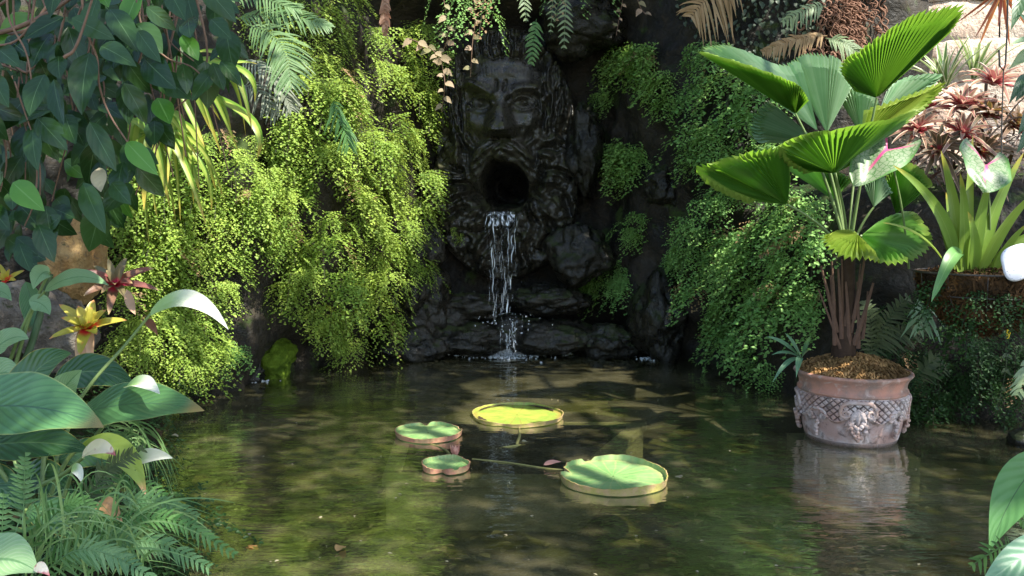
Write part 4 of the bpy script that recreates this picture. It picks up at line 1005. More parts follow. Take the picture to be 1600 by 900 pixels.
fan_leaf((1282, 225, 5.65), [(1196, 150, 5.95), (1170, 190, 5.9), (1180, 222, 5.85)], 'fanpale', npl=14)
fan_leaf((1370, 153, 5.3), [(1334, 140, 5.28), (1312, 108, 5.2), (1320, 88, 5.1), (1347, 70, 5.0), (1381, 46, 4.88), (1431, 16, 4.74), (1480, 4, 4.66), (1508, 4, 4.64), (1490, 40, 4.8)], npl=38)
fan_leaf((1304, 271, 5.15), [(1258, 268, 4.98), (1222, 246, 4.85), (1212, 226, 4.8), (1235, 212, 4.75), (1262, 203, 4.7), (1313, 196, 4.7), (1357, 186, 4.75), (1397, 180, 4.9), (1431, 169, 5.1), (1414, 190, 5.2), (1372, 214, 5.2), (1342, 248, 5.2)], npl=40)
fan_leaf((1345, 218, 5.55), [(1352, 168, 5.65), (1400, 152, 5.7), (1440, 138, 5.75), (1482, 124, 5.8), (1452, 160, 5.65), (1420, 182, 5.5)], 'fanlit', npl=24, pet=False)
fan_leaf((1372, 182, 5.75), [(1385, 152, 6.0), (1400, 126, 6.05), (1432, 113, 6.05), (1475, 113, 6.05), (1445, 138, 5.95)], 'fanpale', npl=18)
fan_leaf((1345, 210, 5.8), [(1310, 150, 6.1), (1335, 134, 6.12), (1362, 140, 6.1), (1378, 165, 6.0)], 'fanpale', npl=16)
fan_leaf((1230, 320, 5.1), [(1170, 312, 5.0), (1120, 291, 4.95), (1083, 263, 4.95), (1110, 250, 4.95), (1145, 237, 4.75), (1185, 230, 4.75), (1215, 227, 4.8), (1226, 242, 4.9), (1231, 272, 5.0)], npl=34)
fan_leaf((1302, 312, 5.6), [(1216, 250, 5.8), (1245, 256, 5.85), (1275, 262, 5.9), (1305, 262, 5.9), (1335, 278, 5.85)], npl=20)
fan_leaf((1365, 324, 5.5), [(1350, 288, 5.62), (1362, 268, 5.65), (1376, 262, 5.65), (1395, 300, 5.6)], 'fanpale', npl=12)
fan_leaf((1400, 335, 5.8), [(1382, 275, 6.0), (1405, 250, 6.05), (1435, 255, 6.05), (1462, 285, 6.0)], npl=18)
fan_leaf((1346, 368, 5.3), [(1378, 346, 5.5), (1425, 326, 5.55), (1450, 350, 5.4), (1459, 374, 5.2), (1441, 398, 5.05), (1397, 411, 4.95), (1366, 403, 4.95)], npl=26)
fan_leaf((1340, 366, 5.25), [(1330, 360, 5.3), (1292, 363, 5.1), (1286, 376, 4.98), (1305, 395, 4.86), (1330, 404, 4.82), (1355, 402, 4.82), (1378, 409, 4.86)], 'fanlit', npl=22)
mb = MB(); tube(mb, [P(1318, 560, PY), P(1318, 520, PY), P(1322, 460, PY), P(1326, 395, PY)], [0.085, 0.066, 0.060, 0.04], 14); mb.build('trunk', M['fibre'], palm)
for i, (bx, by, tx, ty) in enumerate([(1305, 520, 1283, 415), (1300, 500, 1300, 408), (1312, 530, 1310, 420), (1322, 510, 1328, 415), (1330, 520, 1345, 412), (1338, 500, 1352, 400), (1335, 540, 1365, 442), (1308, 545, 1279, 452), (1345, 545, 1340, 440), (1298, 540, 1298, 430), (1326, 545, 1322, 440), (1316, 500, 1316, 405), (1350, 530, 1356, 455)]):
    mb = MB(); a = P(1322 + (bx - 1322) * 0.8 + U(-4, 4), by, PY - 0.07); b = P(tx, ty, PY - 0.06 + U(-0.06, 0.06)); ribbon(mb, bez(a, (a + b) / 2 + np.array([0, -0.02, 0]), b, 8), np.linspace(0.015, 0.006, 8) * U(0.6, 1.3), (0.1 * (i % 3 - 1), -1, 0.1), -0.8, 2)
    mb.build('leaf_base', M['stub'], palm)
# small plant at the pot's edge
M['spider'] = leaf_mat('grey_green_strap', (0.09, 0.19, 0.11), (0.14, 0.25, 0.15), tw=0.25, rough=0.35, vn=0.001, mid=(0.18, 0.3, 0.16))
b = P(1252, 560, PY - 0.25); mb = MB()
for tx, ty, w, dz in [(1197, 526, 0.024, 0.05), (1226, 520, 0.020, 0.03), (1244, 590, 0.022, 0.10), (1207, 598, 0.018, 0.10), (1205, 555, 0.014, 0.06), (1266, 525, 0.014, 0.02), (1272, 548, 0.010, 0.05), (1238, 530, 0.012, 0.0)]:
    e = P(tx, ty, PY - 0.25 - U(0.05, 0.25)); ribbon(mb, bez(b, (b + e) / 2 + np.array([0, 0, dz]), e, 10), w_leaf(10, w, m=0.5), (0, -0.7, 0.8), 0.25, 1)
solo(mb, 'small_strap_plant', M['spider'], 'small grey green strap leaved plant at the left edge of the pot', 'plant', loc=b)

# ------------------------------------------------------------------ hanging basket and its plants
BY = 5.3; BC = P(1545, 425, BY)
root = thing('hanging_basket', 'moss lined wire hanging basket under the yellow green strap leaves', 'basket', BC - [0, 0, 0.36])
M['basket'] = plain_mat('basket_fibre', (0.06, 0.038, 0.022), 0.95, 0.1, 0.6, 12, 1.0)
M['wire'] = plain_mat('dark_wire', (0.06, 0.05, 0.045), 0.45, 0.4)
mb = MB(); X = np.zeros((14, 48, 3)); aa = np.linspace(0, 6.2832, 48, endpoint=False)
for i, f in enumerate(np.linspace(0, 1, 14)):
    ph_ = f * 1.55
    for k, a in enumerate(aa):
        nn = np.array([math.cos(a) * math.cos(ph_), math.sin(a) * math.cos(ph_), -math.sin(ph_)])
        X[i, k] = BC + nn * np.array([0.40, 0.40, 0.36]) * (1 + 0.10 * noise.noise(Vector(nn * 4)) + 0.05 * noise.noise(Vector(nn * 11)))
mb.grid(X, closed=True); mb.add(X[0] + [0, 0, 0.0], [tuple(range(48))]); mb.build('liner', M['basket'], root)
mb = MB(); mossy(mb, BC, 0.41, 0.37, 5200, 0.055, False, 0.0045); mossy(mb, BC - [0, 0, 0.02], 0.38, 0.05, 900, 0.06)
o = mb.build('moss', leaf_mat('basket_moss', (0.022, 0.014, 0.008), (0.13, 0.068, 0.028), tw=0.1, rough=0.9, spec=0.1, vn=2, var=0.5, bumpk=0), root)
mb = MB()
ring_ = lambda r, z: [BC + np.array([r * math.cos(a), r * math.sin(a), z]) for a in np.linspace(0, 6.2832, 41)]
tube(mb, ring_(0.43, 0.0), 0.006, 6); tube(mb, ring_(0.40, -0.14), 0.004, 6)
for a in np.linspace(0, 6.28, 12, endpoint=False): tube(mb, [BC + np.array([0.43 * math.cos(t) * math.cos(a), 0.43 * math.cos(t) * math.sin(a), -0.38 * math.sin(t)]) for t in np.linspace(0, 1.5, 9)], 0.003, 5)
mb.build('wire_frame', M['wire'], root)
mb = MB(); tube(mb, [P(1575, -60, BY), P(1574, 40, BY), P(1571, 100, BY), P(1568, 110, BY), P(1562, 103, BY), P(1561, 78, BY)], 0.006, 6)
tube(mb, [P(1568, 110, BY), P(1565, 200, BY + 0.05), BC + np.array([0.08, 0, 0.0])], 0.004, 6)
mb.build('hanger_wire', M['wire'], root)
mb = MB()
for _ in range(46):
    a = U(-3.3, 0.2); ph_ = U(0.1, 1.2); nn = np.array([math.cos(a) * math.cos(ph_), math.sin(a) * math.cos(ph_), -math.sin(ph_)])
    put_frond(mb, BC + nn * np.array([0.38, 0.38, 0.36]), np.array([nn[0], nn[1] - 0.2, 0]), U(0.14, 0.26), U(-0.9, 0.9), 0, U(-0.2, 0.2), random.choice(PROTO2))
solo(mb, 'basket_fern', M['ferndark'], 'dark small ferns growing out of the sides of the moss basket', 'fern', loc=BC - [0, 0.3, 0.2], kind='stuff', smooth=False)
M['strapg'] = leaf_mat('strap_green', (0.14, 0.25, 0.04), (0.24, 0.33, 0.055), tr=(0.36, 0.46, 0.04), tw=0.34, rough=0.36, vn=0.001, mid=(0.26, 0.36, 0.09), mw=0.03, tip=(0.45, 0.38, 0.06), var=0.2)
root = thing('strap_leaf_plant', 'clump of yellow green strap leaves growing in the hanging basket', 'plant', BC + [-0.05, 0, 0])
for bx, by, tx, ty, w, dy, dz, fw in [
    (1500, 425, 1470, 235, 0.042, 0.0, 0.02, 0.1), (1510, 425, 1520, 212, 0.032, 0.1, 0.02, 0.1), (1495, 420, 1395, 258, 0.040, -0.15, 0.10, 0.1), (1525, 425, 1600, 238, 0.042, 0.0, 0.02, 0.2),
    (1505, 420, 1500, 270, 0.040, -0.12, 0.0, 0), (1515, 425, 1545, 280, 0.045, -0.1, 0.02, 0), (1530, 430, 1618, 300, 0.040, -0.2, 0.06, 0.2), (1490, 420, 1440, 290, 0.030, 0.05, 0.05, 0),
    (1488, 418, 1450, 300, 0.022, -0.05, 0.05, 0), (1540, 430, 1560, 300, 0.035, 0.1, 0.0, 0), (1520, 425, 1512, 330, 0.040, -0.2, 0.0, 0), (1545, 430, 1640, 360, 0.035, -0.1, 0.1, 0),
    (1495, 420, 1478, 300, 0.030, 0.12, 0.0, 0), (1535, 428, 1580, 270, 0.034, 0.15, 0.0, 0), (1550, 432, 1605, 350, 0.03, -0.15, 0.05, 0)]:
    a, e = P(bx, by, BY - 0.1), P(tx, ty, BY - 0.1 + dy); mb = MB()
    ribbon(mb, bez(a, a * 0.5 + e * 0.5 + np.array([(a - e)[0] * 0.28, 0, dz]), e, 14), w_strap(14, w, 0.65, 0.45), (0.15 * (tx - 1510) / 100, -1, 0.25), 0.35, 1); mb.build('leaf', M['strapg'], root)
mb = MB(); a, e = P(1500, 400, BY - 0.15), P(1455, 472, BY - 0.35)
ribbon(mb, bez(a, P(1495, 372, BY - 0.3), e, 14), w_strap(14, 0.042, 0.5, 0.6), (-0.4, -1, 0.5), 0.3, 1); o = mb.build('leaf', leaf_mat('fresh_strap', (0.12, 0.27, 0.08), (0.16, 0.32, 0.1), tw=0.3, rough=0.35, vn=0.001, mid=(0.2, 0.36, 0.14)), root); o['label'] = 'drooping fresh green leaf bent over the basket edge'
mb = MB(); ribbon(mb, bez(P(1478, 415, BY - 0.2), P(1445, 358, BY - 0.3), P(1379, 348, BY - 0.35), 14), w_strap(14, 0.028, 0.5, 0.5), (0, -0.6, 1), 0.3, 1); o = mb.build('leaf', M['strapg'], root)
g = G('white_speckled'); M['white'] = g.end(g.pbr(g.mix(g.ramp(g.noise(60.0, 2.0), 0.62, 0.68), (0.78, 0.78, 0.84), (0.45, 0.45, 0.5)), 0.4, 0.5))
c = P(1594, 408, BY - 0.45); mb = MB(); aa = np.linspace(0, 6.2832, 48, endpoint=False)
rr = 0.112 * (1 + 0.10 * np.cos(2 * aa - 1.2) + 0.10 * np.sin(3 * aa + 0.4) + 0.03 * np.sin(5 * aa))
X = np.stack([np.stack([c[0] + k * rr * np.cos(aa), np.full(48, c[1] + dy), c[2] + k * rr * np.sin(aa)], -1) for k, dy in ((0.02, -0.012), (0.5, -0.011), (0.9, -0.008), (1.0, 0.0), (0.97, 0.008), (0.02, 0.01))])
mb.grid(X, closed=True); tube(mb, [c + [0.0, 0.012, -0.05], c + [-0.02, 0.1, -0.16]], 0.005, 6)
solo(mb, 'white_plaque', M['white'], 'white speckled rounded plaque at the right edge of the hanging basket', 'plaque', loc=c)
c = P(1576, 522, BY - 0.2); mb = MB(); X = np.array([[c + [x, 0.002 * y, z] for x, y, z in ((-0.012, 0, 0.03), (0.014, 0, 0.028))], [c + [x, y * 0.002, z] for x, y, z in ((-0.014, 0, 0.0), (0.012, 0, 0.002))], [c + [x, y, z] for x, y, z in ((-0.006, 0.004, -0.03), (0.008, 0.004, -0.026))]])
mb.grid(X); mb.grid((X + [0, 0.003, 0])[::-1]); solo(mb, 'yellow_tag', plain_mat('yellow_tag', (0.75, 0.55, 0.03), 0.4), 'tiny yellow plant tag hanging under the basket', 'tag', loc=c)

# ------------------------------------------------------------------ caladiums, bromeliads, striped plants
g = G('caladium'); ux, uy = g.uv()
a = g.math('MULTIPLY', g.math('ABSOLUTE', g.math('SUBTRACT', ux, 0.5)), 2.0)
net = g.n('TexVoronoi', {'Scale': 34.0}, feature='DISTANCE_TO_EDGE'); g.t.links.new(g.obj(), net.inputs['Vector'])
col = g.mix(g.ramp(net.outputs['Distance'], 0.03, 0.10), (0.09, 0.18, 0.07), (0.24, 0.30, 0.19))
col = g.mix(g.ramp(a, 0.8, 0.98), col, (0.11, 0.25, 0.07))
dist = g.math('ABSOLUTE', g.math('SUBTRACT', uy, 0.28))
v1 = g.math('MULTIPLY', g.ramp(a, 0.10, 0.02), g.ramp(uy, 0.95, 0.45)); v2 = g.math('MULTIPLY', g.ramp(g.math('ABSOLUTE', g.math('SUBTRACT', g.math('SUBTRACT', 0.28, uy), g.math('MULTIPLY', a, 0.16))), 0.03, 0.008), g.ramp(a, 0.9, 0.2))
core = g.ramp(g.math('ADD', g.math('MULTIPLY', a, 0.6), dist), 0.16, 0.04)
col = g.mix(g.math('MAXIMUM', g.math('MAXIMUM', v1, v2), core), col, (0.55, 0.06, 0.22))
p_ = g.pbr(col, 0.4, 0.4); t = g.n('BsdfTranslucent', {'Color': col}); ms = g.n('MixShader', {0: 0.3}); g.t.links.new(p_, ms.inputs[1]); g.t.links.new(t.outputs[0], ms.inputs[2]); M['caladium'] = g.end(ms.outputs[0])
def caladium(pt, tip, W, nrm, foot, label, lob=0.42):
    """heart leaf: pt = where the stalk joins, tip; lobes reach back past pt"""
    r = thing('caladium', label, 'caladium', foot); pt, tip = np.array(pt), np.array(tip); L = np.linalg.norm(tip - pt); d = (tip - pt) / L
    s = unit(np.cross(d, nrm)); u = np.cross(s, d); n, m_ = 20, 17; X = np.zeros((n, m_, 3)); uv = np.zeros((n, m_, 2)); A = np.linspace(-1, 1, m_)
    for i, t in enumerate(np.linspace(0, 1, n)):
        w = W * (math.sin(math.pi * min(1, 0.30 + 0.70 * t)) ** 0.75) * (1 - 0.1 * t) + 0.0005 if t < 1 else 0.0005
        for j, a in enumerate(A):
            back = lob * L * (1 - t) ** 2 * (abs(a) ** 1.2) * (1.0 if abs(a) < 0.75 else 1 - 0.55 * (abs(a) - 0.75) / 0.25)
            X[i, j] = pt + d * (t * L - back) + s * a * w * (1 if t > 0.02 else 1) + u * (0.10 * W * abs(a) - 0.18 * L * t * t + 0.012 * math.sin(9 * t + 4 * a)); uv[i, j] = (a * 0.5 + 0.5, 0.28 + 0.72 * t - 0.28 * back / (lob * L + 1e-6))
    mb = MB(); mb.grid(X, uv); mb.build('leaf_blade', M['caladium'], r)
    mb = MB(); tube(mb, bez(np.array(foot), (np.array(foot) + pt) / 2 + np.array([0.03, 0, 0.08]), pt, 10), np.linspace(0.008, 0.005, 10), 6); mb.build('stalk', M['petiole'], r)
caladium(P(1387, 233, 5.3), P(1336, 280, 5.15), 0.165, (-0.5, -1, 0.55), P(1420, 420, 5.5), 'pale green caladium leaf with pink veins, behind the front palm leaf', 0.75)
caladium(P(1539, 258, 5.1), P(1545, 292, 4.9), 0.17, (0.3, -0.7, 0.9), P(1545, 420, 5.25), 'pale caladium leaf with pink veins above the hanging basket', 1.3)
M['brompink'] = leaf_mat('bromeliad_pink', (0.25, 0.10, 0.10), (0.42, 0.22, 0.17), tr=(0.55, 0.14, 0.14), tw=0.25, rough=0.35, vn=0.001, edge=(0.52, 0.44, 0.30), ew=0.68, centre=(0.50, 0.08, 0.12), cl=0.35, stripe=(0.15, 0.13, 0.06), sn=2)
M['bromdark'] = leaf_mat('bromeliad_dark', (0.08, 0.07, 0.04), (0.18, 0.11, 0.07), tw=0.2, rough=0.35, vn=0.001, edge=(0.38, 0.24, 0.18), ew=0.75, centre=(0.4, 0.06, 0.08), cl=0.25)
M['bromdim'] = leaf_mat('bromeliad_dim', (0.035, 0.032, 0.018), (0.10, 0.055, 0.04), tw=0.15, rough=0.45, vn=0.001, edge=(0.16, 0.10, 0.07), ew=0.8)
M['bromyel'] = leaf_mat('bromeliad_yellow', (0.36, 0.36, 0.05), (0.50, 0.42, 0.07), tw=0.3, rough=0.35, vn=0.001, tip=(0.55, 0.25, 0.10), centre=(0.75, 0.05, 0.08), cl=0.30, blotch=(0.5, 0.28, 0.06))
M['bromred'] = leaf_mat('bromeliad_maroon', (0.14, 0.13, 0.06), (0.20, 0.07, 0.06), tw=0.2, rough=0.35, vn=0.001, tip=(0.42, 0.30, 0.14), centre=(0.55, 0.03, 0.10), cl=0.30)
M['striped'] = leaf_mat('striped_leaf', (0.13, 0.24, 0.06), (0.18, 0.30, 0.08), tr=(0.4, 0.5, 0.2), tw=0.3, rough=0.4, vn=0.001, edge=(0.72, 0.72, 0.52), ew=0.55)
M['driedleaf'] = leaf_mat('dried_bract', (0.50, 0.28, 0.18), (0.62, 0.42, 0.28), tw=0.25, rough=0.6, vn=0.001)
def rosette(name, c, ax, n, L, w, mat, label, cat='bromeliad', group=None, spread=(0.35, 1.35), droop=0.45, fold=0.45, dried=0):
    r = thing(name, label, cat, c, group); ax = unit(ax); bq = name == 'bromeliad'; n = int(n * (1.8 if bq else 1)); L *= 1.4 if bq else 1; w *= 1.15 if bq else 1; e1 = unit(np.cross(ax, [0.3, 0.9, 0.2])); e2 = np.cross(ax, e1); mb = MB()
    for k in range(n):
        f = k / max(1, n - 1); a = k * 2.4; inc = spread[0] + (spread[1] - spread[0]) * f; l = L * (0.55 + 0.45 * f) * U(0.85, 1.12)
        rad_ = e1 * math.cos(a) + e2 * math.sin(a); d = ax * math.cos(inc) + rad_ * math.sin(inc)
        q = bez(c, c + d * l * 0.6 + ax * 0.05 * l, c + d * l + rad_ * 0.18 * l - np.array([0, 0, droop * l * math.sin(inc)]), 9)
        ribbon(mb, q, w_strap(9, w * U(0.85, 1.1), 0.55, 0.75), ax * 1.0 + rad_ * -0.5, fold, 1)
    mb.build('leaves', M[mat], r)
    if dried:
        mb = MB()
        for k in range(dried):
            a = -2.2 + 1.3 * k / max(1, dried - 1); d = np.array([math.cos(a) * 0.7, -0.5, 0]); l = L * U(0.8, 1.1)
            ribbon(mb, bez(c, c + d * l * 0.5 + np.array([0, 0, 0.0]), c + d * l * 0.55 - np.array([0, 0, l * 0.95]), 9), w_strap(9, w * 0.7, 0.6), (0.2, -1, 0.2), 0.3, 1)
        mb.build('dried_leaves', M['driedleaf'], r)
    return r
GB = 'pink bromeliads on the rock ledge'
for x, y, Y, ax, n, L, w, mat, lab in [
    (1437, 206, 6.5, (-0.3, -0.5, 0.8), 15, 0.22, 0.018, 'brompink', 'rosy bromeliad leftmost on the ledge, next to the caladium leaf'),
    (1452, 174, 6.8, (-0.2, -0.3, 0.9), 14, 0.22, 0.017, 'brompink', 'small pinkish bromeliad just under the striped plant'),
    (1503, 172, 6.6, (0.0, -0.5, 0.9), 18, 0.27, 0.022, 'brompink', 'tallest pink bromeliad in the middle of the ledge group'),
    (1500, 212, 6.4, (0.1, -0.7, 0.7), 16, 0.24, 0.019, 'brompink', 'red hearted bromeliad directly below the tallest pink one'),
    (1540, 184, 6.5, (0.2, -0.5, 0.8), 15, 0.24, 0.019, 'bromdark', 'dusky bromeliad with a bright pink heart, right of the tallest one'),
    (1552, 134, 6.7, (0.0, -0.4, 0.9), 13, 0.26, 0.024, 'brompink', 'pale salmon bromeliad topmost, right of the striped plant'),
    (1466, 236, 6.35, (-0.3, -0.8, 0.5), 16, 0.22, 0.017, 'bromdark', 'dark bromeliad hanging lowest over the ledge edge'),
    (1530, 238, 6.35, (0.1, -0.9, 0.4), 14, 0.22, 0.018, 'bromdark', 'dark tangled bromeliad behind the upper caladium leaf'),
    (1585, 200, 6.4, (0.2, -0.6, 0.7), 16, 0.26, 0.016, 'bromdark', 'dark narrow leaved bromeliad at the right edge of the photo'),
]: rosette('bromeliad', P(x, y, Y), ax, n, L, w, mat, lab, group=GB)
mb = MB()
for _ in range(260):
    x, y = U(1405, 1640), U(185, 330); p = P(x, y, U(6.5, 7.3)); d = unit(np.array([U(-1, 1), U(-0.8, 0.1), U(-0.6, 0.9)])); L = U(0.15, 0.34)
    ribbon(mb, bez(p, p + d * L * 0.6 + [0, 0, 0.03], p + d * L - [0, 0, 0.12], 8), w_strap(8, U(0.008, 0.016), 0.6), (0, -0.6, 0.8), 0.35, 1)
solo(mb, 'ledge_undergrowth', M['bromdim'], 'dark tangle of narrow leaves under the pink bromeliads on the ledge', 'undergrowth', kind='stuff')
rosette('striped_plant', P(1478, 140, 6.9), (-0.35, -0.25, 1), 18, 0.50, 0.020, 'striped', 'green and cream striped plant leaning left above the pink bromeliads', 'plant', None, (0.05, 0.75), 0.15)
rosette('striped_plant', P(1520, 128, 7.0), (0.1, -0.2, 1), 18, 0.48, 0.020, 'striped', 'upright green and cream striped plant against the sunlit stones', 'plant', None, (0.05, 0.6), 0.10)
M['redthin'] = leaf_mat('red_leaf', (0.34, 0.09, 0.08), (0.46, 0.22, 0.17), tw=0.3, rough=0.4, vn=0.001, edge=(0.55, 0.4, 0.3), ew=0.75)
rosette('red_plant', P(1566, -18, 6.6), (-0.2, -0.4, -0.6), 20, 0.42, 0.014, 'redthin', 'red narrow leaved plant hanging in at the top right corner', 'plant', None, (0.3, 1.5), 0.2)
M['darkgreen'] = leaf_mat('dark_green_leaf', (0.03, 0.07, 0.035), (0.06, 0.12, 0.06), tw=0.15, rough=0.35, vn=8, mid=(0.10, 0.16, 0.08))
M['palegreen'] = leaf_mat('pale_green_leaf', (0.20, 0.30, 0.16), (0.28, 0.38, 0.20), tw=0.3, rough=0.4, vn=8, mid=(0.3, 0.4, 0.2))
r = thing('edge_shrub', 'dark leaved shrub at the right edge beside the sunlit stones', 'shrub', P(1640, 330, 5.9))
mb = MB(); tube(mb, spline([P(1640, 330, 5.9), P(1625, 200, 5.9), P(1610, 90, 5.9), P(1600, -30, 5.9)], 6), 0.012, 6)
tube(mb, bez(P(1625, 200, 5.9), P(1590, 160, 5.9), P(1545, 215, 5.9), 8), 0.007, 6); tube(mb, bez(P(1620, 150, 5.9), P(1600, 140, 5.9), P(1570, 190, 5.9), 8), 0.006, 6); mb.build('branches', M['wood'], r)
mb = MB()
for x0, y0, x1, y1, w in [(1600, -25, 1579, 48, 0.05), (1612, 60, 1590, 20, 0.03), (1610, 120, 1586, 160, 0.05), (1600, 115, 1575, 165, 0.03), (1618, 170, 1590, 210, 0.05), (1612, 200, 1588, 240, 0.04)]:
    a, e = P(x0, y0, 5.9), P(x1, y1, 5.75); ribbon(mb, bez(a, (a + e) / 2 + [0, -0.05, 0.03], e, 9), w_leaf(9, w), (-0.4, -1, 0.4), 0.2, 2)
mb.build('leaves', M['darkgreen'], r)
mb = MB()
for x0, y0, x1, y1, w in [(1622, 78, 1576, 108, 0.055), (1620, 62, 1574, 72, 0.03)]:
    a, e = P(x0, y0, 5.9), P(x1, y1, 5.75); ribbon(mb, bez(a, (a + e) / 2 + [0, -0.05, 0.03], e, 9), w_leaf(9, w), (-0.4, -1, 0.6), 0.2, 2)
mb.build('pale_leaves', M['palegreen'], r)
# dim plants behind the trunk and under the basket
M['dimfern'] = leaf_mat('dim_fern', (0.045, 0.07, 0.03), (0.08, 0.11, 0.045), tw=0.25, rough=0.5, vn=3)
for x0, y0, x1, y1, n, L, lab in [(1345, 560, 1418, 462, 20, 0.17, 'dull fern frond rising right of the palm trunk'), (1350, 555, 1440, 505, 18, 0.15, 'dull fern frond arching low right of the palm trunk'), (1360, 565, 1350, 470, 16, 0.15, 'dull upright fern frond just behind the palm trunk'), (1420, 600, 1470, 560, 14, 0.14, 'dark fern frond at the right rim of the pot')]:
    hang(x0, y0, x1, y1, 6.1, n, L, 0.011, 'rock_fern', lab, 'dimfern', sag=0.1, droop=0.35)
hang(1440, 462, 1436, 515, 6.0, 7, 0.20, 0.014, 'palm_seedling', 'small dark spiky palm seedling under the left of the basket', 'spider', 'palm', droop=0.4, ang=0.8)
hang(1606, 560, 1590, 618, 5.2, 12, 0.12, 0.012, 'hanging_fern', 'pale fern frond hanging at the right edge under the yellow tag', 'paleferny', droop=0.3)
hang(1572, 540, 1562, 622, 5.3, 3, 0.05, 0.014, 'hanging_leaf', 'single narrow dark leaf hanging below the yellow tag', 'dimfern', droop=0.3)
# lower right corner
r = thing('corner_plant', 'plant with broad glossy leaves in the lower right corner', 'plant', (2.2, 2.6, 0.1))
M['broad'] = leaf_mat('broad_leaf', (0.085, 0.21, 0.060), (0.11, 0.25, 0.085), tw=0.28, rough=0.34, vn=9, vein=(0.11, 0.25, 0.09), vk=0.25, mid=(0.05, 0.10, 0.04), mw=0.02, var=0.2)
M['blueleaf'] = leaf_mat('blue_green_leaf', (0.13, 0.26, 0.15), (0.16, 0.30, 0.18), tw=0.25, rough=0.38, vn=9, mid=(0.22, 0.36, 0.22), var=0.2)
for a, m_, e, w, mat in [(P(1660, 700, 2.9), P(1590, 730, 2.85), P(1545, 862, 2.75), 0.075, 'broad'), (P(1680, 840, 2.6), P(1610, 850, 2.55), P(1525, 925, 2.5), 0.055, 'blueleaf'), (P(1700, 780, 3.1), P(1650, 800, 3.0), P(1600, 905, 2.9), 0.05, 'broad')]:
    mb = MB(); ribbon(mb, bez(a, m_, e, 16), w_leaf(16, w, m=0.5), (-0.6, -0.9, 0.5), 0.18, 3); mb.build('leaf', M[mat], r)
    mb = MB(); tube(mb, bez(np.array([2.2, 2.6, 0.1]), (np.array([2.2, 2.6, 0.1]) + a) / 2 + [0.1, 0, 0.1], a, 8), 0.008, 6); mb.build('stalk', M['petiole'], r)
hang(1580, 850, 1515, 885, 2.7, 9, 0.07, 0.006, 'corner_fern', 'small fern frond beside the broad leaf in the lower right corner', 'swordfern', droop=0.2)
hang(1640, 820, 1590, 815, 2.85, 9, 0.06, 0.006, 'corner_fern', 'fern tip showing between the two broad leaves in the lower right corner', 'swordfern', droop=0.2)
# ------------------------------------------------------------------ broad leaved shrub, upper left
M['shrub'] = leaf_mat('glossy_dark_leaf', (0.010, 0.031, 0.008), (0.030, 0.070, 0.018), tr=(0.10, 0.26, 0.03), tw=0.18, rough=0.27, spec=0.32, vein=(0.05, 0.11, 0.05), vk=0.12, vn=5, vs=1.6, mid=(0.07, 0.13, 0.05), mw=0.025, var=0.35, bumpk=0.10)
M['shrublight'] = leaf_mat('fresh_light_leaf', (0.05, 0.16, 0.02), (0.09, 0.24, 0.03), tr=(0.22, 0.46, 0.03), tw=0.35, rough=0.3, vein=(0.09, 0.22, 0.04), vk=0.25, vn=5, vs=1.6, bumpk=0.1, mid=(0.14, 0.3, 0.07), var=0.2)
root = thing('broadleaf_shrub', 'big shrub of glossy dark green leaves overhanging the upper left', 'shrub', (-4.4, 3.6, 0.6))
mb = MB(); ml = MB(); br = MB()
def sleaf(m, a, e, hw, nrm, nu=2):
    mid_ = (a + e) / 2 + unit(nrm) * np.linalg.norm(e - a) * U(0.04, 0.16)
    ribbon(m, bez(a, mid_, e, 11), w_leaf(11, hw, 0.8, m=0.45), nrm, U(0.05, 0.28), nu, None, 0.05, 2)
for x0, y0, x1, y1, hw, lt in [(100, 27, 36, 62, 17, 0), (112, 28, 180, 62, 17, 0), (106, 42, 130, 115, 18, 0), (80, 52, 50, 106, 20, 0), (92, 88, 94, 124, 17, 0), (140, 82, 128, 180, 23, 0), (172, 14, 216, 82, 19, 0), (70, 116, 46, 182, 20, 0), (84, 124, 100, 196, 16, 0),
    (-10, 72, 32, 106, 17, 0), (-12, 118, 14, 168, 17, 0), (158, 72, 214, 104, 17, 0), (215, 48, 252, 98, 15, 0), (226, 92, 276, 140, 23, 0), (198, 222, 247, 274, 17, 1), (246, 153, 266, 194, 17, 1), (58, 184, 106, 236, 19, 0), (140, 190, 182, 268, 17, 0), (52, 194, 60, 268, 16, 0),
    (265, -15, 290, 32, 16, 0), (285, 55, 310, 95, 14, 1), (330, 30, 362, 62, 15, 0), (332, 98, 350, 142, 13, 0), (345, 95, 378, 136, 12, 0), (20, 285, 70, 330, 20, 1), (130, 285, 165, 365, 18, 0), (-15, 320, 15, 360, 17, 0), (60, 350, 85, 410, 17, 0), (30, 380, 48, 425, 14, 0), (175, 285, 205, 320, 15, 0)]:
    Y = U(3.25, 3.5); sleaf(ml if lt else mb, P(x0, y0, Y), P(x1, y1, Y - U(0.02, 0.12)), hw * Y / F * 0.98, np.array([U(-0.35, 0.35), -1, U(0.1, 0.6)]))
RG = [(-60, -40), (300, -40), (345, 20), (380, 90), (360, 130), (300, 170), (250, 235), (215, 300), (190, 350), (120, 380), (60, 430), (-60, 440)]
for lay, (ya, yb, num) in enumerate([(3.4, 3.8, 120), (3.8, 4.3, 130), (4.3, 4.8, 120)]):
    for _ in range(num):
        x, y = rand_in(RG)
        if lay == 0 and y < 70 and x < 90: continue
        Y = U(ya, yb); L = U(0.13, 0.21); a = P(x, y - 30, Y)
        d = unit(np.array([U(-0.8, 0.9), U(-0.5, 0.3), U(-1.2, -0.25)])); sleaf(mb if random.random() < 0.96 else ml, a, a + d * L, L * U(0.22, 0.30), np.array([U(-0.6, 0.6), -1, U(-0.1, 0.9)]), 1)
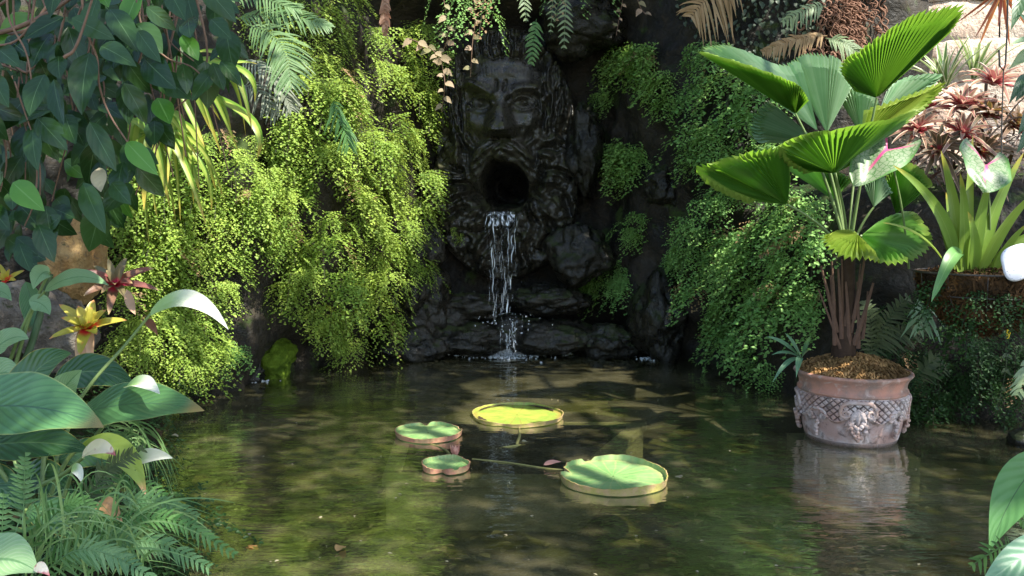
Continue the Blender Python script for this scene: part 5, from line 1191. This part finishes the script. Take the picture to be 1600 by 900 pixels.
for pts, r_ in [([(-40, 60), (30, 42), (95, 8), (140, -30)], 0.012), ([(-40, 70), (20, 68), (60, 40)], 0.006), ([(20, -30), (22, 30), (28, 80), (35, 130)], 0.005), ([(50, -30), (52, 20), (35, 60)], 0.005), ([(100, 27), (90, 70), (75, 115), (60, 180)], 0.006), ([(140, -20), (150, 40), (145, 85), (162, 130), (165, 175), (195, 238)], 0.006),
    ([(210, -20), (225, 50), (260, 90), (300, 105), (330, 135)], 0.005), ([(190, -10), (210, 20), (270, 32)], 0.006), ([(60, 180), (52, 220), (62, 260), (60, 320), (40, 360)], 0.005), ([(0, 100), (30, 110), (70, 108), (100, 90)], 0.006), ([(-20, 20), (10, 0), (40, -30)], 0.008), ([(30, 120), (28, 160), (40, 200), (55, 245)], 0.004), ([(5, 110), (0, 160), (10, 250), (0, 300)], 0.005), ([(100, 90), (120, 70), (150, -20)], 0.007), ([(230, 0), (250, 60), (290, 95)], 0.004)]:
    for rep in range(2):
        Y = U(3.3, 4.2); q = spline([P(x + U(-8, 8) * rep * 2, y + U(-8, 8) * rep, Y) for x, y in pts], 7); tube(br, q, np.linspace(r_, r_ * 0.6, len(q)), 6)
for i in range(26):
    x = U(-30, 320); Y = U(3.6, 4.7); q = spline([P(x, -40, Y), P(x + U(-40, 40), U(40, 120), Y), P(x + U(-60, 60), U(150, 330), Y + 0.1)], 6); tube(br, q, np.linspace(0.006, 0.003, len(q)), 5)
tube(br, spline([(-4.4, 3.6, 0.6), (-4.1, 3.7, 1.8), (-3.6, 3.8, 2.8), (-2.6, 3.8, 3.2)], 8), np.linspace(0.06, 0.02, 25), 8)
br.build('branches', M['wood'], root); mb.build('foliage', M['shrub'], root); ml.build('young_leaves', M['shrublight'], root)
a = P(155, 262, 3.5); mb = MB(); sleaf(mb, a, P(158, 300, 3.45), 0.035, np.array([0, -1, 0.2])); solo(mb, 'withered_leaf', M['deadpale'], 'greyish withered leaf hanging low in the dark left shrub', 'leaf', loc=a)

# ------------------------------------------------------------------ yellow strap leaved plant and cycad fronds
M['strapy'] = leaf_mat('yellow_strap', (0.20, 0.31, 0.04), (0.42, 0.47, 0.10), tr=(0.54, 0.60, 0.08), tw=0.34, rough=0.38, vn=0.001, stripe=(0.14, 0.27, 0.03), sn=1, tip=(0.55, 0.42, 0.08), var=0.15)
for (bx, by, lab), tips in (((245, 185, 'yellow green strap leaved plant drooping in front of the left fern slope'), [(200, 340), (234, 388), (252, 305), (266, 325), (282, 345), (303, 320), (322, 352), (350, 315), (286, 255), (338, 300), (218, 300), (246, 342), (295, 290), (310, 250), (262, 290), (225, 330), (240, 300), (275, 350), (312, 300), (330, 330), (205, 280), (270, 260)]),
                            ((282, 112, 'yellow strap leaved plant arching right beside the cycad fronds'), [(338, 224), (346, 242), (362, 212), (402, 248), (394, 205), (384, 212), (398, 160), (330, 205), (345, 190), (374, 240), (320, 230), (402, 100)])):
    b = P(bx, by, 5.5); r = thing('strap_leaf_plant', lab, 'plant', b); mb = MB()
    for tx, ty in tips:
        s0 = b + rng.normal(0, 0.07, 3) + np.array([U(-0.12, 0.08), 0, 0]); e = P(tx, ty, 5.5 - U(0.0, 0.35)); c_ = (s0 + e) / 2 + np.array([(e - s0)[0] * U(-0.1, 0.8) + U(-0.06, 0.06), -0.12, abs((e - s0)[2]) * U(0.0, 0.5) + U(0.02, 0.2)])
        ribbon(mb, bez(s0, c_, e, 16), w_strap(16, U(0.014, 0.030), 0.4, 0.6), (U(-0.9, 0.9), -0.9, 0.7), 0.3, 1)
    mb.build('leaves', M['strapy'], r)
def frond(pts, Y, n, L, w, name, label, mat, cat, group=None, **kw):
    q = spline([P(*p, Y) if len(p) == 2 else P(*p) for p in pts], 8); mb = MB(); pinnate(mb, q, n, L, w, (0.15, -1, 0.45), **kw)
    return solo(mb, name, M[mat], label, cat, loc=q[0], group=group)
M['cycad'] = leaf_mat('cycad_leaf', (0.10, 0.19, 0.07), (0.18, 0.28, 0.12), tr=(0.26, 0.40, 0.12), tw=0.3, rough=0.45, vn=2)
M['cycadgrey'] = leaf_mat('cycad_leaf_grey', (0.16, 0.19, 0.14), (0.24, 0.26, 0.20), tw=0.25, rough=0.55, vn=2)
frond([(385, 38, 5.9), (425, 55, 5.7), (448, 90, 5.6), (456, 140, 5.55)], 5.8, 28, 0.24, 0.009, 'cycad_frond', 'large pale cycad frond arching down above the left ferns', 'cycad', 'cycad frond', ang=0.85, droop=0.35)
frond([(365, 30, 6.0), (420, 22, 5.9), (470, 28, 5.8), (518, 42, 5.8)], 5.8, 26, 0.17, 0.009, 'cycad_frond', 'pale cycad frond reaching right along the top, above the large one', 'cycad', 'cycad frond', ang=0.7, droop=0.35)
frond([(372, 95, 6.0), (408, 105, 5.85), (440, 140, 5.8), (456, 172, 5.8)], 5.8, 22, 0.17, 0.008, 'cycad_frond', 'greyish cycad frond half hidden beneath the large pale frond', 'cycadgrey', 'cycad frond', ang=0.8, droop=0.5)
frond([(368, 140, 6.0), (395, 135, 5.9), (418, 160, 5.85), (432, 185, 5.85)], 5.8, 18, 0.13, 0.007, 'cycad_frond', 'lowest dull grey cycad frond beside the yellow strap leaves', 'cycadgrey', 'cycad frond', ang=0.8, droop=0.5)
frond([(350, 0, 6.0), (400, -5, 5.9), (440, 8, 5.8), (470, 15, 5.8)], 5.8, 22, 0.15, 0.008, 'cycad_frond', 'green cycad frond cut by the top edge of the photo', 'cycad', 'cycad frond', ang=0.7, droop=0.3)
hang(520, 158, 532, 196, 7.5, 8, 0.19, 0.012, 'palm_seedling', 'small palm seedling growing out of the left fern cascade, upper one', 'swordfern', 'palm', ang=0.6, droop=0.5)
hang(538, 195, 546, 230, 7.5, 8, 0.16, 0.010, 'palm_seedling', 'small palm seedling just below the other one in the left fern cascade', 'swordfern', 'palm', ang=0.7, droop=0.5)
hang(392, 300, 380, 318, 7.3, 8, 0.10, 0.010, 'dry_fern', 'short dry fern tip beside the drooping yellow strap leaves', 'dryfrond', droop=0.4)

# ------------------------------------------------------------------ bromeliads on the left rocks
rosette('yellow_bromeliad', P(138, 515, 5.2), (0.1, -0.62, 0.8), 15, 0.22, 0.036, 'bromyel', 'yellow bromeliad with a red heart and dried lower leaves, on the left rock', spread=(0.3, 1.25), droop=0.1, dried=5)
rosette('maroon_bromeliad', P(180, 446, 5.6), (0.25, -0.6, 0.7), 16, 0.25, 0.030, 'bromred', 'dark maroon bromeliad with pink heart above the yellow one', spread=(0.4, 1.4), droop=0.25)
rosette('small_bromeliad', P(12, 438, 5.0), (0.1, -0.7, 0.5), 9, 0.12, 0.015, 'bromyel', 'tiny yellow bromeliad at the left edge behind pale leaves', spread=(0.3, 1.3), droop=0.1)
mb = MB(); ribbon(mb, bez(P(198, 452, 5.4), P(205, 480, 5.25), P(212, 492, 5.2), 8), w_leaf(8, 0.03), (0.2, -1, 0.3), 0.3, 1); solo(mb, 'withered_leaf', M['driedleaf'], 'pinkish dried leaf below the maroon bromeliad', 'leaf', loc=P(198, 452, 5.4))
mb = MB(); ribbon(mb, bez(P(228, 500, 5.6), P(238, 505, 5.5), P(247, 525, 5.45), 8), w_leaf(8, 0.03), (0.2, -1, 0.3), 0.3, 1); solo(mb, 'withered_leaf', M['drybrown'], 'brown dead leaf lying on the fern slope right of the bromeliads', 'leaf', loc=P(228, 500, 5.6))

# ------------------------------------------------------------------ big leaved plants and white spathes, lower left
M['peace'] = leaf_mat('broad_peace_leaf', (0.060, 0.160, 0.058), (0.090, 0.205, 0.076), tr=(0.16, 0.36, 0.06), tw=0.22, rough=0.33, spec=0.45, vein=(0.03, 0.085, 0.035), vk=0.5, vn=12, vs=1.6, mid=(0.04, 0.10, 0.05), mw=0.025, edge=(0.24, 0.30, 0.10), ew=0.95, var=0.4, bumpk=0.35, blotch=(0.13, 0.21, 0.08), bs=30, bt=0.67, tip=(0.22, 0.17, 0.06))
M['peacedark'] = leaf_mat('broad_dark_leaf', (0.030, 0.085, 0.030), (0.05, 0.12, 0.04), tw=0.2, rough=0.32, vein=(0.07, 0.15, 0.06), vk=0.4, vn=9, vs=1.6, mid=(0.10, 0.18, 0.07), mw=0.03, edge=(0.30, 0.26, 0.06), ew=0.95, var=0.3, bumpk=0.6)
M['peacepale'] = leaf_mat('pale_striped_leaf', (0.16, 0.30, 0.14), (0.24, 0.38, 0.18), tw=0.3, rough=0.36, vein=(0.36, 0.46, 0.30), vk=0.5, vn=12, vs=2.0, mid=(0.12, 0.24, 0.1), var=0.15)
M['yelgreen'] = leaf_mat('yellow_green_leaf', (0.24, 0.36, 0.06), (0.32, 0.42, 0.09), tw=0.3, rough=0.36, vn=9, tip=(0.30, 0.16, 0.08), var=0.2)
M['spathe'] = leaf_mat('white_spathe', (0.70, 0.72, 0.56), (0.78, 0.78, 0.66), tr=(0.8, 0.82, 0.6), tw=0.3, rough=0.4, vn=6, centre=(0.30, 0.48, 0.16), cl=0.42, var=0.06)
M['spathepink'] = leaf_mat('pink_spathe', (0.70, 0.62, 0.52), (0.76, 0.70, 0.60), tw=0.3, rough=0.4, vn=6, tip=(0.42, 0.12, 0.14), blotch=(0.42, 0.14, 0.16), bs=9, bt=0.5, var=0.1)
M['browncurl'] = leaf_mat('brown_curled_leaf', (0.40, 0.22, 0.10), (0.50, 0.30, 0.16), tw=0.15, rough=0.5, vn=6)
base = np.array([-1.75, 3.0, 0.35])
def big(r, a, m_, e, hw, mat, nrm, fold=0.12, wav=0.06, mm=0.42, stalk=None, name='leaf', nu=4):
    mb = MB(); q = bez(P(*a), P(*m_), P(*e), 22); ribbon(mb, q, w_leaf(22, hw, 0.85, m=mm), nrm, fold, nu, None, wav, 3, 0.06); o = mb.build(name, M[mat], r)
    if stalk is not None:
        mb = MB(); s = np.array(stalk); tube(mb, bez(s, (s + q[0]) / 2 + np.array([0, 0, 0.12]), q[0], 9), np.linspace(0.011, 0.007, 9), 6); mb.build('stalk', M['petiole'], r)
    return o
r = thing('broad_leaf_plant', 'large plant with broad veined leaves at the lower left, over the water', 'plant', base)
big(r, (-90, 650, 2.95), (40, 610, 2.75), (163, 668, 2.65), 0.125, 'peace', (0.15, -1, 0.75), stalk=base)
big(r, (118, 650, 3.5), (210, 615, 3.3), (320, 642, 3.15), 0.105, 'peace', (-0.05, -1, 0.95), 0.10, stalk=base)
big(r, (10, 650, 3.3), (50, 560, 3.35), (112, 552, 3.3), 0.085, 'peacedark', (-0.3, -1, 0.35), stalk=base)
big(r, (78, 640, 3.2), (100, 600, 3.2), (128, 578, 3.15), 0.055, 'peacepale', (0.4, -1, 0.3), stalk=base)
big(r, (85, 600, 3.8), (150, 555, 3.8), (215, 612, 3.7), 0.085, 'peacedark', (0.2, -1, 0.5), stalk=base)
big(r, (-40, 700, 3.0), (60, 680, 2.95), (140, 705, 2.9), 0.08, 'peacedark', (0.1, -1, 0.9), stalk=base)
big(r, (-50, 900, 2.45), (0, 850, 2.4), (60, 895, 2.35), 0.085, 'peacepale', (0.1, -0.8, 0.9), stalk=base)
big(r, (40, 800, 2.8), (100, 790, 2.75), (158, 862, 2.7), 0.06, 'peacedark', (0.2, -1, 0.6), stalk=base)
big(r, (125, 700, 3.0), (200, 680, 2.9), (228, 775, 2.8), 0.05, 'yelgreen', (0.5, -1, 0.5), 0.3, stalk=base)
big(r, (90, 720, 3.2), (150, 690, 3.2), (205, 735, 3.1), 0.06, 'peacedark', (0.1, -1, 0.6), stalk=base)
big(r, (-30, 610, 3.5), (10, 560, 3.5), (30, 600, 3.4), 0.07, 'peacepale', (0.3, -1, 0.3), stalk=base)
big(r, (-60, 760, 3.0), (0, 740, 3.0), (40, 800, 2.9), 0.08, 'peacedark', (0.2, -1, 0.5), stalk=base)
big(r, (30, 760, 3.1), (70, 720, 3.1), (120, 790, 3.0), 0.07, 'peacedark', (0.2, -1, 0.5), stalk=base)
r2_ = thing('pale_leaf_plant', 'plant with pale variegated leaves on thick stems at the left edge', 'plant', np.array([-2.4, 3.9, 0.5]))
st = np.array([-2.4, 3.9, 0.5])
big(r2_, (70, 455, 4.0), (120, 415, 3.95), (170, 446, 3.9), 0.045, 'peacepale', (0.1, -1, 0.6), stalk=P(5, 600, 4.05))
big(r2_, (78, 425, 4.0), (62, 420, 3.95), (52, 452, 3.9), 0.05, 'peacepale', (0.1, -1, 0.3), stalk=P(15, 610, 4.05))
big(r2_, (45, 470, 4.0), (70, 470, 4.0), (78, 492, 3.95), 0.045, 'peacepale', (0.3, -1, 0.3))
big(r2_, (-20, 560, 4.0), (15, 515, 3.95), (45, 530, 3.9), 0.06, 'peacepale', (0.1, -1, 0.6), stalk=P(-10, 640, 4.05))
big(r2_, (-25, 470, 4.2), (0, 440, 4.2), (18, 470, 4.1), 0.05, 'peacepale', (0.1, -1, 0.6))
big(r2_, (40, 440, 4.1), (55, 480, 4.1), (45, 520, 4.05), 0.05, 'peace', (0.5, -1, 0.2))
mb = MB()
for pts in ([(0, 660), (25, 600), (55, 520), (72, 455)], [(10, 640), (35, 580), (60, 500), (78, 428)]): tube(mb, spline([P(x, y, 4.05) for x, y in pts], 7), 0.016, 8)
mb.build('stems', plain_mat('dark_stem', (0.05, 0.09, 0.04), 0.5), r2_)
def spathe(label, stalk, a, m_, e, hw, mat='spathe', nrm=(0, -1, 0.5), fold=0.6, spad=False, name='white_flower', cat='flower'):
    q = spline([P(*p) for p in stalk], 10); r = thing(name, label, cat, q[0]); mb = MB(); tube(mb, q, np.linspace(0.009, 0.006, len(q)), 7); mb.build('stalk', M['petiole'], r)
    mb = MB(); ribbon(mb, bez(P(*a), P(*m_), P(*e), 20), w_leaf(20, hw, 0.8, m=0.45), nrm, fold, 3, 0.5, 0.05, 2); mb.build('spathe', M[mat], r)
spathe('tall arching stalk ending in a long white and green spathe over the water', [(98, 660, 3.6), (150, 590, 3.65), (195, 540, 3.7), (236, 490, 3.7)], (232, 494, 3.7), (300, 432, 3.6), (357, 515, 3.5), 0.042, nrm=(-0.15, -1, 0.55), fold=0.35)
spathe('white flower lying on the broad leaf beside the pale fern slope', [(150, 680, 3.45), (180, 640, 3.42), (198, 612, 3.4)], (196, 606, 3.4), (225, 592, 3.25), (250, 616, 3.15), 0.038, nrm=(0, -0.8, 1))
spathe('pink and white flower under the largest broad leaf', [(60, 760, 2.9), (100, 740, 2.85), (130, 715, 2.8)], (128, 714, 2.8), (160, 690, 2.72), (181, 712, 2.66), 0.03, 'spathepink', (0, -0.9, 0.7))
spathe('narrow greenish white flower pointing right over the water', [(160, 780, 3.05), (190, 745, 3.05), (212, 722, 3.0)], (205, 726, 3.0), (235, 708, 2.95), (270, 716, 2.9), 0.03, nrm=(0, -0.9, 0.7))
spathe('crumpled small white flower below the pink and white one', [(95, 790, 2.8), (105, 760, 2.8), (112, 740, 2.75)], (112, 732, 2.75), (128, 728, 2.7), (128, 755, 2.68), 0.018)
mb = MB(); ribbon(mb, bez(P(150, 790, 2.7), P(170, 786, 2.62), P(192, 816, 2.6), 14), w_leaf(14, 0.032), (0.1, -0.9, 0.7), 0.35, 2, None, 0.12, 2); solo(mb, 'withered_leaf', M['browncurl'], 'brown curled dead leaf caught in the lower left ferns', 'leaf', loc=P(150, 790, 2.7))
mb = MB(); ribbon(mb, bez(P(54, 885, 2.35), P(66, 884, 2.3), P(78, 900, 2.3), 10), w_leaf(10, 0.016), (0.1, -0.9, 0.7), 0.3, 1); solo(mb, 'fallen_petal', M['spathepink'], 'pinkish fallen petal on the pale leaf in the lower left corner', 'petal', loc=P(54, 885, 2.35))
# sword ferns and grasses at the lower left
def sword(pts, n, L, w, label, mat='swordfern', ang=1.1, droop=0.05):
    q = spline([P(*p) for p in pts], 8); mb = MB(); pinnate(mb, q, n, L, w, (0.1, -1, 0.4), ang=ang, droop=droop, rach=0.003, taper=lambda t: (1 - t) ** 0.5 * 0.9 + 0.15, jit=0.07); solo(mb, 'sword_fern', M[mat], label, 'fern', loc=q[0], group='sword ferns at the lower left')
M['swordblue'] = leaf_mat('sword_fern_cool', (0.07, 0.16, 0.06), (0.12, 0.22, 0.09), tw=0.28, rough=0.42, vn=3)
sword([(36, 880, 2.5), (37, 800, 2.5), (38, 750, 2.5), (40, 706, 2.5)], 17, 0.065, 0.0065, 'upright sword fern frond in front of the dark leaves at the left', 'swordblue')
sword([(0, 900, 2.5), (2, 850, 2.5), (4, 810, 2.5), (6, 770, 2.5)], 13, 0.06, 0.0065, 'upright sword fern frond at the very left edge', 'swordblue')
SF = [([(60, 880, 2.7), (150, 800, 2.75), (230, 780, 2.75), (312, 808, 2.7)], 30, 'swordblue', 'sword fern frond arching farthest up to the right, below the yellow green leaf'),
      ([(60, 890, 2.6), (160, 830, 2.6), (260, 810, 2.6), (372, 868, 2.55)], 34, 'swordfern', 'long sword fern frond whose tip reaches farthest over the water'),
      ([(80, 900, 2.5), (170, 850, 2.5), (250, 850, 2.5), (330, 888, 2.45)], 28, 'swordblue', 'sword fern frond low under the longest one'),
      ([(60, 850, 2.8), (130, 770, 2.85), (190, 745, 2.85), (262, 775, 2.8)], 24, 'swordfern', 'sword fern frond rising behind the brown curled leaf'),
      ([(90, 880, 2.7), (150, 760, 2.75), (180, 725, 2.75), (225, 700, 2.75)], 24, 'dimfern', 'dull fern frond standing behind the yellow green leaf'),
      ([(60, 900, 2.45), (120, 860, 2.4), (180, 870, 2.4), (240, 905, 2.35)], 24, 'swordblue', 'sword fern frond lowest in the left corner'),
      ([(110, 890, 2.75), (200, 800, 2.8), (260, 790, 2.8), (330, 840, 2.75)], 28, 'swordblue', 'sword fern frond between the two longest fronds'),
      ([(40, 870, 2.6), (90, 800, 2.6), (130, 790, 2.6), (190, 840, 2.55)], 22, 'swordfern', 'short sword fern frond crossing the dark mottled leaf')]
for pts, n, mat, lab in SF: sword(pts, n, 0.085, 0.0055, lab, mat, 0.75, 0.18)
M['grass'] = leaf_mat('thin_grass', (0.10, 0.20, 0.07), (0.20, 0.30, 0.12), tw=0.3, rough=0.45, vn=0.001)
mb = MB()
for i in range(150):
    x0, y0 = U(40, 230), U(830, 910); Y = U(2.45, 3.0); a = U(-0.5, 1.3); L = U(60, 190); x1, y1 = x0 + L * math.sin(a), y0 - L * math.cos(a) * 0.75
    ribbon(mb, bez(P(x0, y0, Y), P(x0 + (x1 - x0) * 0.35, y1 - U(0, 35), Y), P(x1 + U(0, 30), y1 + U(0, 60), Y - 0.1), 10), w_strap(10, U(0.002, 0.0045), 0.9), (0.1, -1, 0.4), 0.2, 1)
for i in range(40):
    x0, y0 = U(160, 225), U(655, 690); Y = U(3.4, 3.6); x1 = U(170, 290); y1 = U(720, 800)
    ribbon(mb, bez(P(x0, y0, Y), P(x0 + (x1 - x0) * 0.7, y0 - U(-10, 30), Y), P(x1, y1, Y - 0.1), 10), w_strap(10, U(0.002, 0.004), 0.9), (0.1, -1, 0.4), 0.2, 1)
solo(mb, 'grass', M['grass'], 'thin arching grass blades among the lower left ferns', 'grass', kind='stuff')
# low dark undergrowth that covers the left bank
mb = MB()
for i in range(420):
    f = random.random(); ex = XL[min(len(XL) - 1, int(f * len(XL)))]; j = random.choice([2, 3, 4, 5, 6, 7, 8, 9]); p = ex[j] + rng.normal(0, 0.06, 3) * [1, 1, 0]
    put_frond(mb, p + np.array([0, 0, 0.04]), np.array([U(-0.3, 1), -1, 0]), U(0.2, 0.36), U(-1.5, 1.5), 0.6, U(-0.2, 0.1))
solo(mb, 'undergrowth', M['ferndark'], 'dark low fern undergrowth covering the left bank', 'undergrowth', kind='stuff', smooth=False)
# ------------------------------------------------------------------ unseen tree added to dapple the scene, crown gaps aimed at sunlit spots
LIT = [(610, 250, None, 0.7, 0.0), (560, 330, None, 0.45, 0.02), (480, 280, None, 0.5, 0.03), (520, 430, None, 0.45, 0.10), (345, 420, None, 0.4, 0.0), (260, 400, None, 0.5, 0.08), (420, 350, None, 0.45, 0.10), (600, 120, None, 0.4, 0.12), (270, 540, None, 0.5, 0.08), (590, 420, None, 0.4, 0.10), (430, 545, None, 0.3, 0.1), (460, 130, None, 0.4, 0.2),
       (370, 180, 5.4, 0.22, 0.0), (270, 250, 5.4, 0.28, 0.1), (440, 80, 5.7, 0.32, 0.1), (320, 470, 3.55, 0.14, 0.0), (135, 500, 5.2, 0.2, 0.0), (185, 440, 5.5, 0.15, 0.2), (120, 440, 3.95, 0.14, 0.0), (225, 608, 3.25, 0.10, 0.0),
       (1410, 60, 5.75, 0.40, 0.0), (1420, 85, 5.25, 0.5, 0.0), (1370, 90, 5.35, 0.35, 0.0), (1475, 30, 5.1, 0.35, 0.0), (1180, 110, 5.4, 0.4, 0.0), (1150, 270, 5.2, 0.3, 0.15), (1150, 85, 5.95, 0.5, 0.0), (1230, 95, 6.25, 0.45, 0.0), (1300, 110, 6.45, 0.40, 0.05), (1290, 170, 6.1, 0.25, 0.3), (1460, 20, 4.7, 0.3, 0.0), (1150, 90, 5.1, 0.25, 0), (1380, 70, 4.95, 0.3, 0.0), (1440, 140, 6.1, 0.36, 0.0), (1400, 170, 5.2, 0.2, 0.1), (1500, 90, 6.8, 0.42, 0.0), (1540, 60, 8.6, 0.8, 0.0), (1590, 150, 8.5, 0.7, 0.05), (1500, 190, 6.5, 0.38, 0.15), (1375, 400, 5.35, 0.26, 0.0), (1310, 385, 5.25, 0.2, 0.0), (1520, 320, 5.25, 0.35, 0.2), (1110, 270, 5.25, 0.15, 0.2), (1340, 55, 5.5, 0.15, 0), (1590, 405, 4.85, 0.12, 0.0),
       (800, 850, None, 0.7, 0.5), (560, 800, None, 0.8, 0.45), (1000, 850, None, 0.8, 0.5), (450, 700, None, 0.6, 0.4), (560, 660, None, 0.4, 0.3), (1150, 800, None, 0.6, 0.65), (808, 648, None, 0.42, 0.05), (669, 672, None, 0.26, 0.15), (696, 726, None, 0.2, 0.3), (958, 742, None, 0.38, 0.1), (985, 110, None, 0.45, 0.05), (1110, 170, None, 0.4, 0.3), (1180, 330, None, 0.4, 0.4), (975, 250, None, 0.12, 0.4)]
tgt = []
for x, y, Y, r, leak in LIT:
    c = P(x, y, Y) if Y else (hit(x, y)[0] if y < 620 else PZ(x, y, 0.02)); tgt.append((c, r, leak))
TC = np.array([c for c, _, _ in tgt]); TR = np.array([r for _, r, _ in tgt]); TL = np.array([l for _, _, l in tgt])
tree = thing('added_shade_tree', 'tall leafy tree added out of view to shade the grotto and pond', 'tree', (6.8, -1.6, 0.2))
mb = MB(); tube(mb, spline([(6.8, -1.6, 0.0), (6.7, -1.5, 2.0), (6.4, -1.2, 4.2), (5.6, -0.5, 6.2), (4.6, 0.4, 7.4)], 8), np.linspace(0.26, 0.10, 33), 10)
for e in [(0.5, 3.0, 8.0), (2.0, 5.5, 8.2), (4.6, 5.0, 8.0), (-1.5, 1.0, 8.0), (2.5, 0.5, 8.3), (6.5, 3.0, 8.0), (0.5, 6.0, 8.4)]:
    tube(mb, bez((5.2, -0.1, 6.8), ((5.2 + e[0]) / 2, (e[1] - 0.1) / 2, 8.4), e, 12), np.linspace(0.08, 0.02, 12), 6)
mb.build('trunk', M['wood'], tree)
mb = MB(); N_ = 0; Vb = np.array([[0, 0, 0], [0.35, 0.26, 0.02], [0.75, 0.2, 0.0], [1.0, 0, -0.05], [0.75, -0.2, 0.0], [0.35, -0.26, 0.02]])
cnt = 0
while cnt < 19000:
    # a shaded spot somewhere in the pond, carried up the sun's direction into the crown
    q = np.array([U(-3.2, 4.6), U(2.0, 10.2), U(0, 3.9)]) if cnt < 15000 else np.array([U(-1.1, 1.3), U(8.4, 9.9), U(0.1, 3.9)]); h = U(5.6, 8.8); p = q + SUN * ((h - q[2]) / SUN[2])
    if p[1] < -3.5 or (q[0] > 1.2 and q[1] > 6.9): continue
    d = TC - p; par = d @ SUN; dist = np.linalg.norm(d - par[:, None] * SUN, axis=1)
    near = (dist < TR + 0.05) & (par < 0)
    if near.any() and random.random() > TL[near].min(): continue
    L = U(0.12, 0.22); ax = unit(rng.normal(0, 1, 3) * [1, 1, 0.5]); nn = unit(rng.normal(0, 0.5, 3) + [0, 0, 1]); sd = unit(np.cross(nn, ax)); nn = np.cross(ax, sd)
    mb.add(p + L * (Vb[:, :1] * ax + Vb[:, 1:2] * sd + Vb[:, 2:] * nn), [(0, 1, 2, 3, 4, 5)], None, random.random()); cnt += 1
mb.build('crown', M['shrub'], tree, smooth=False)
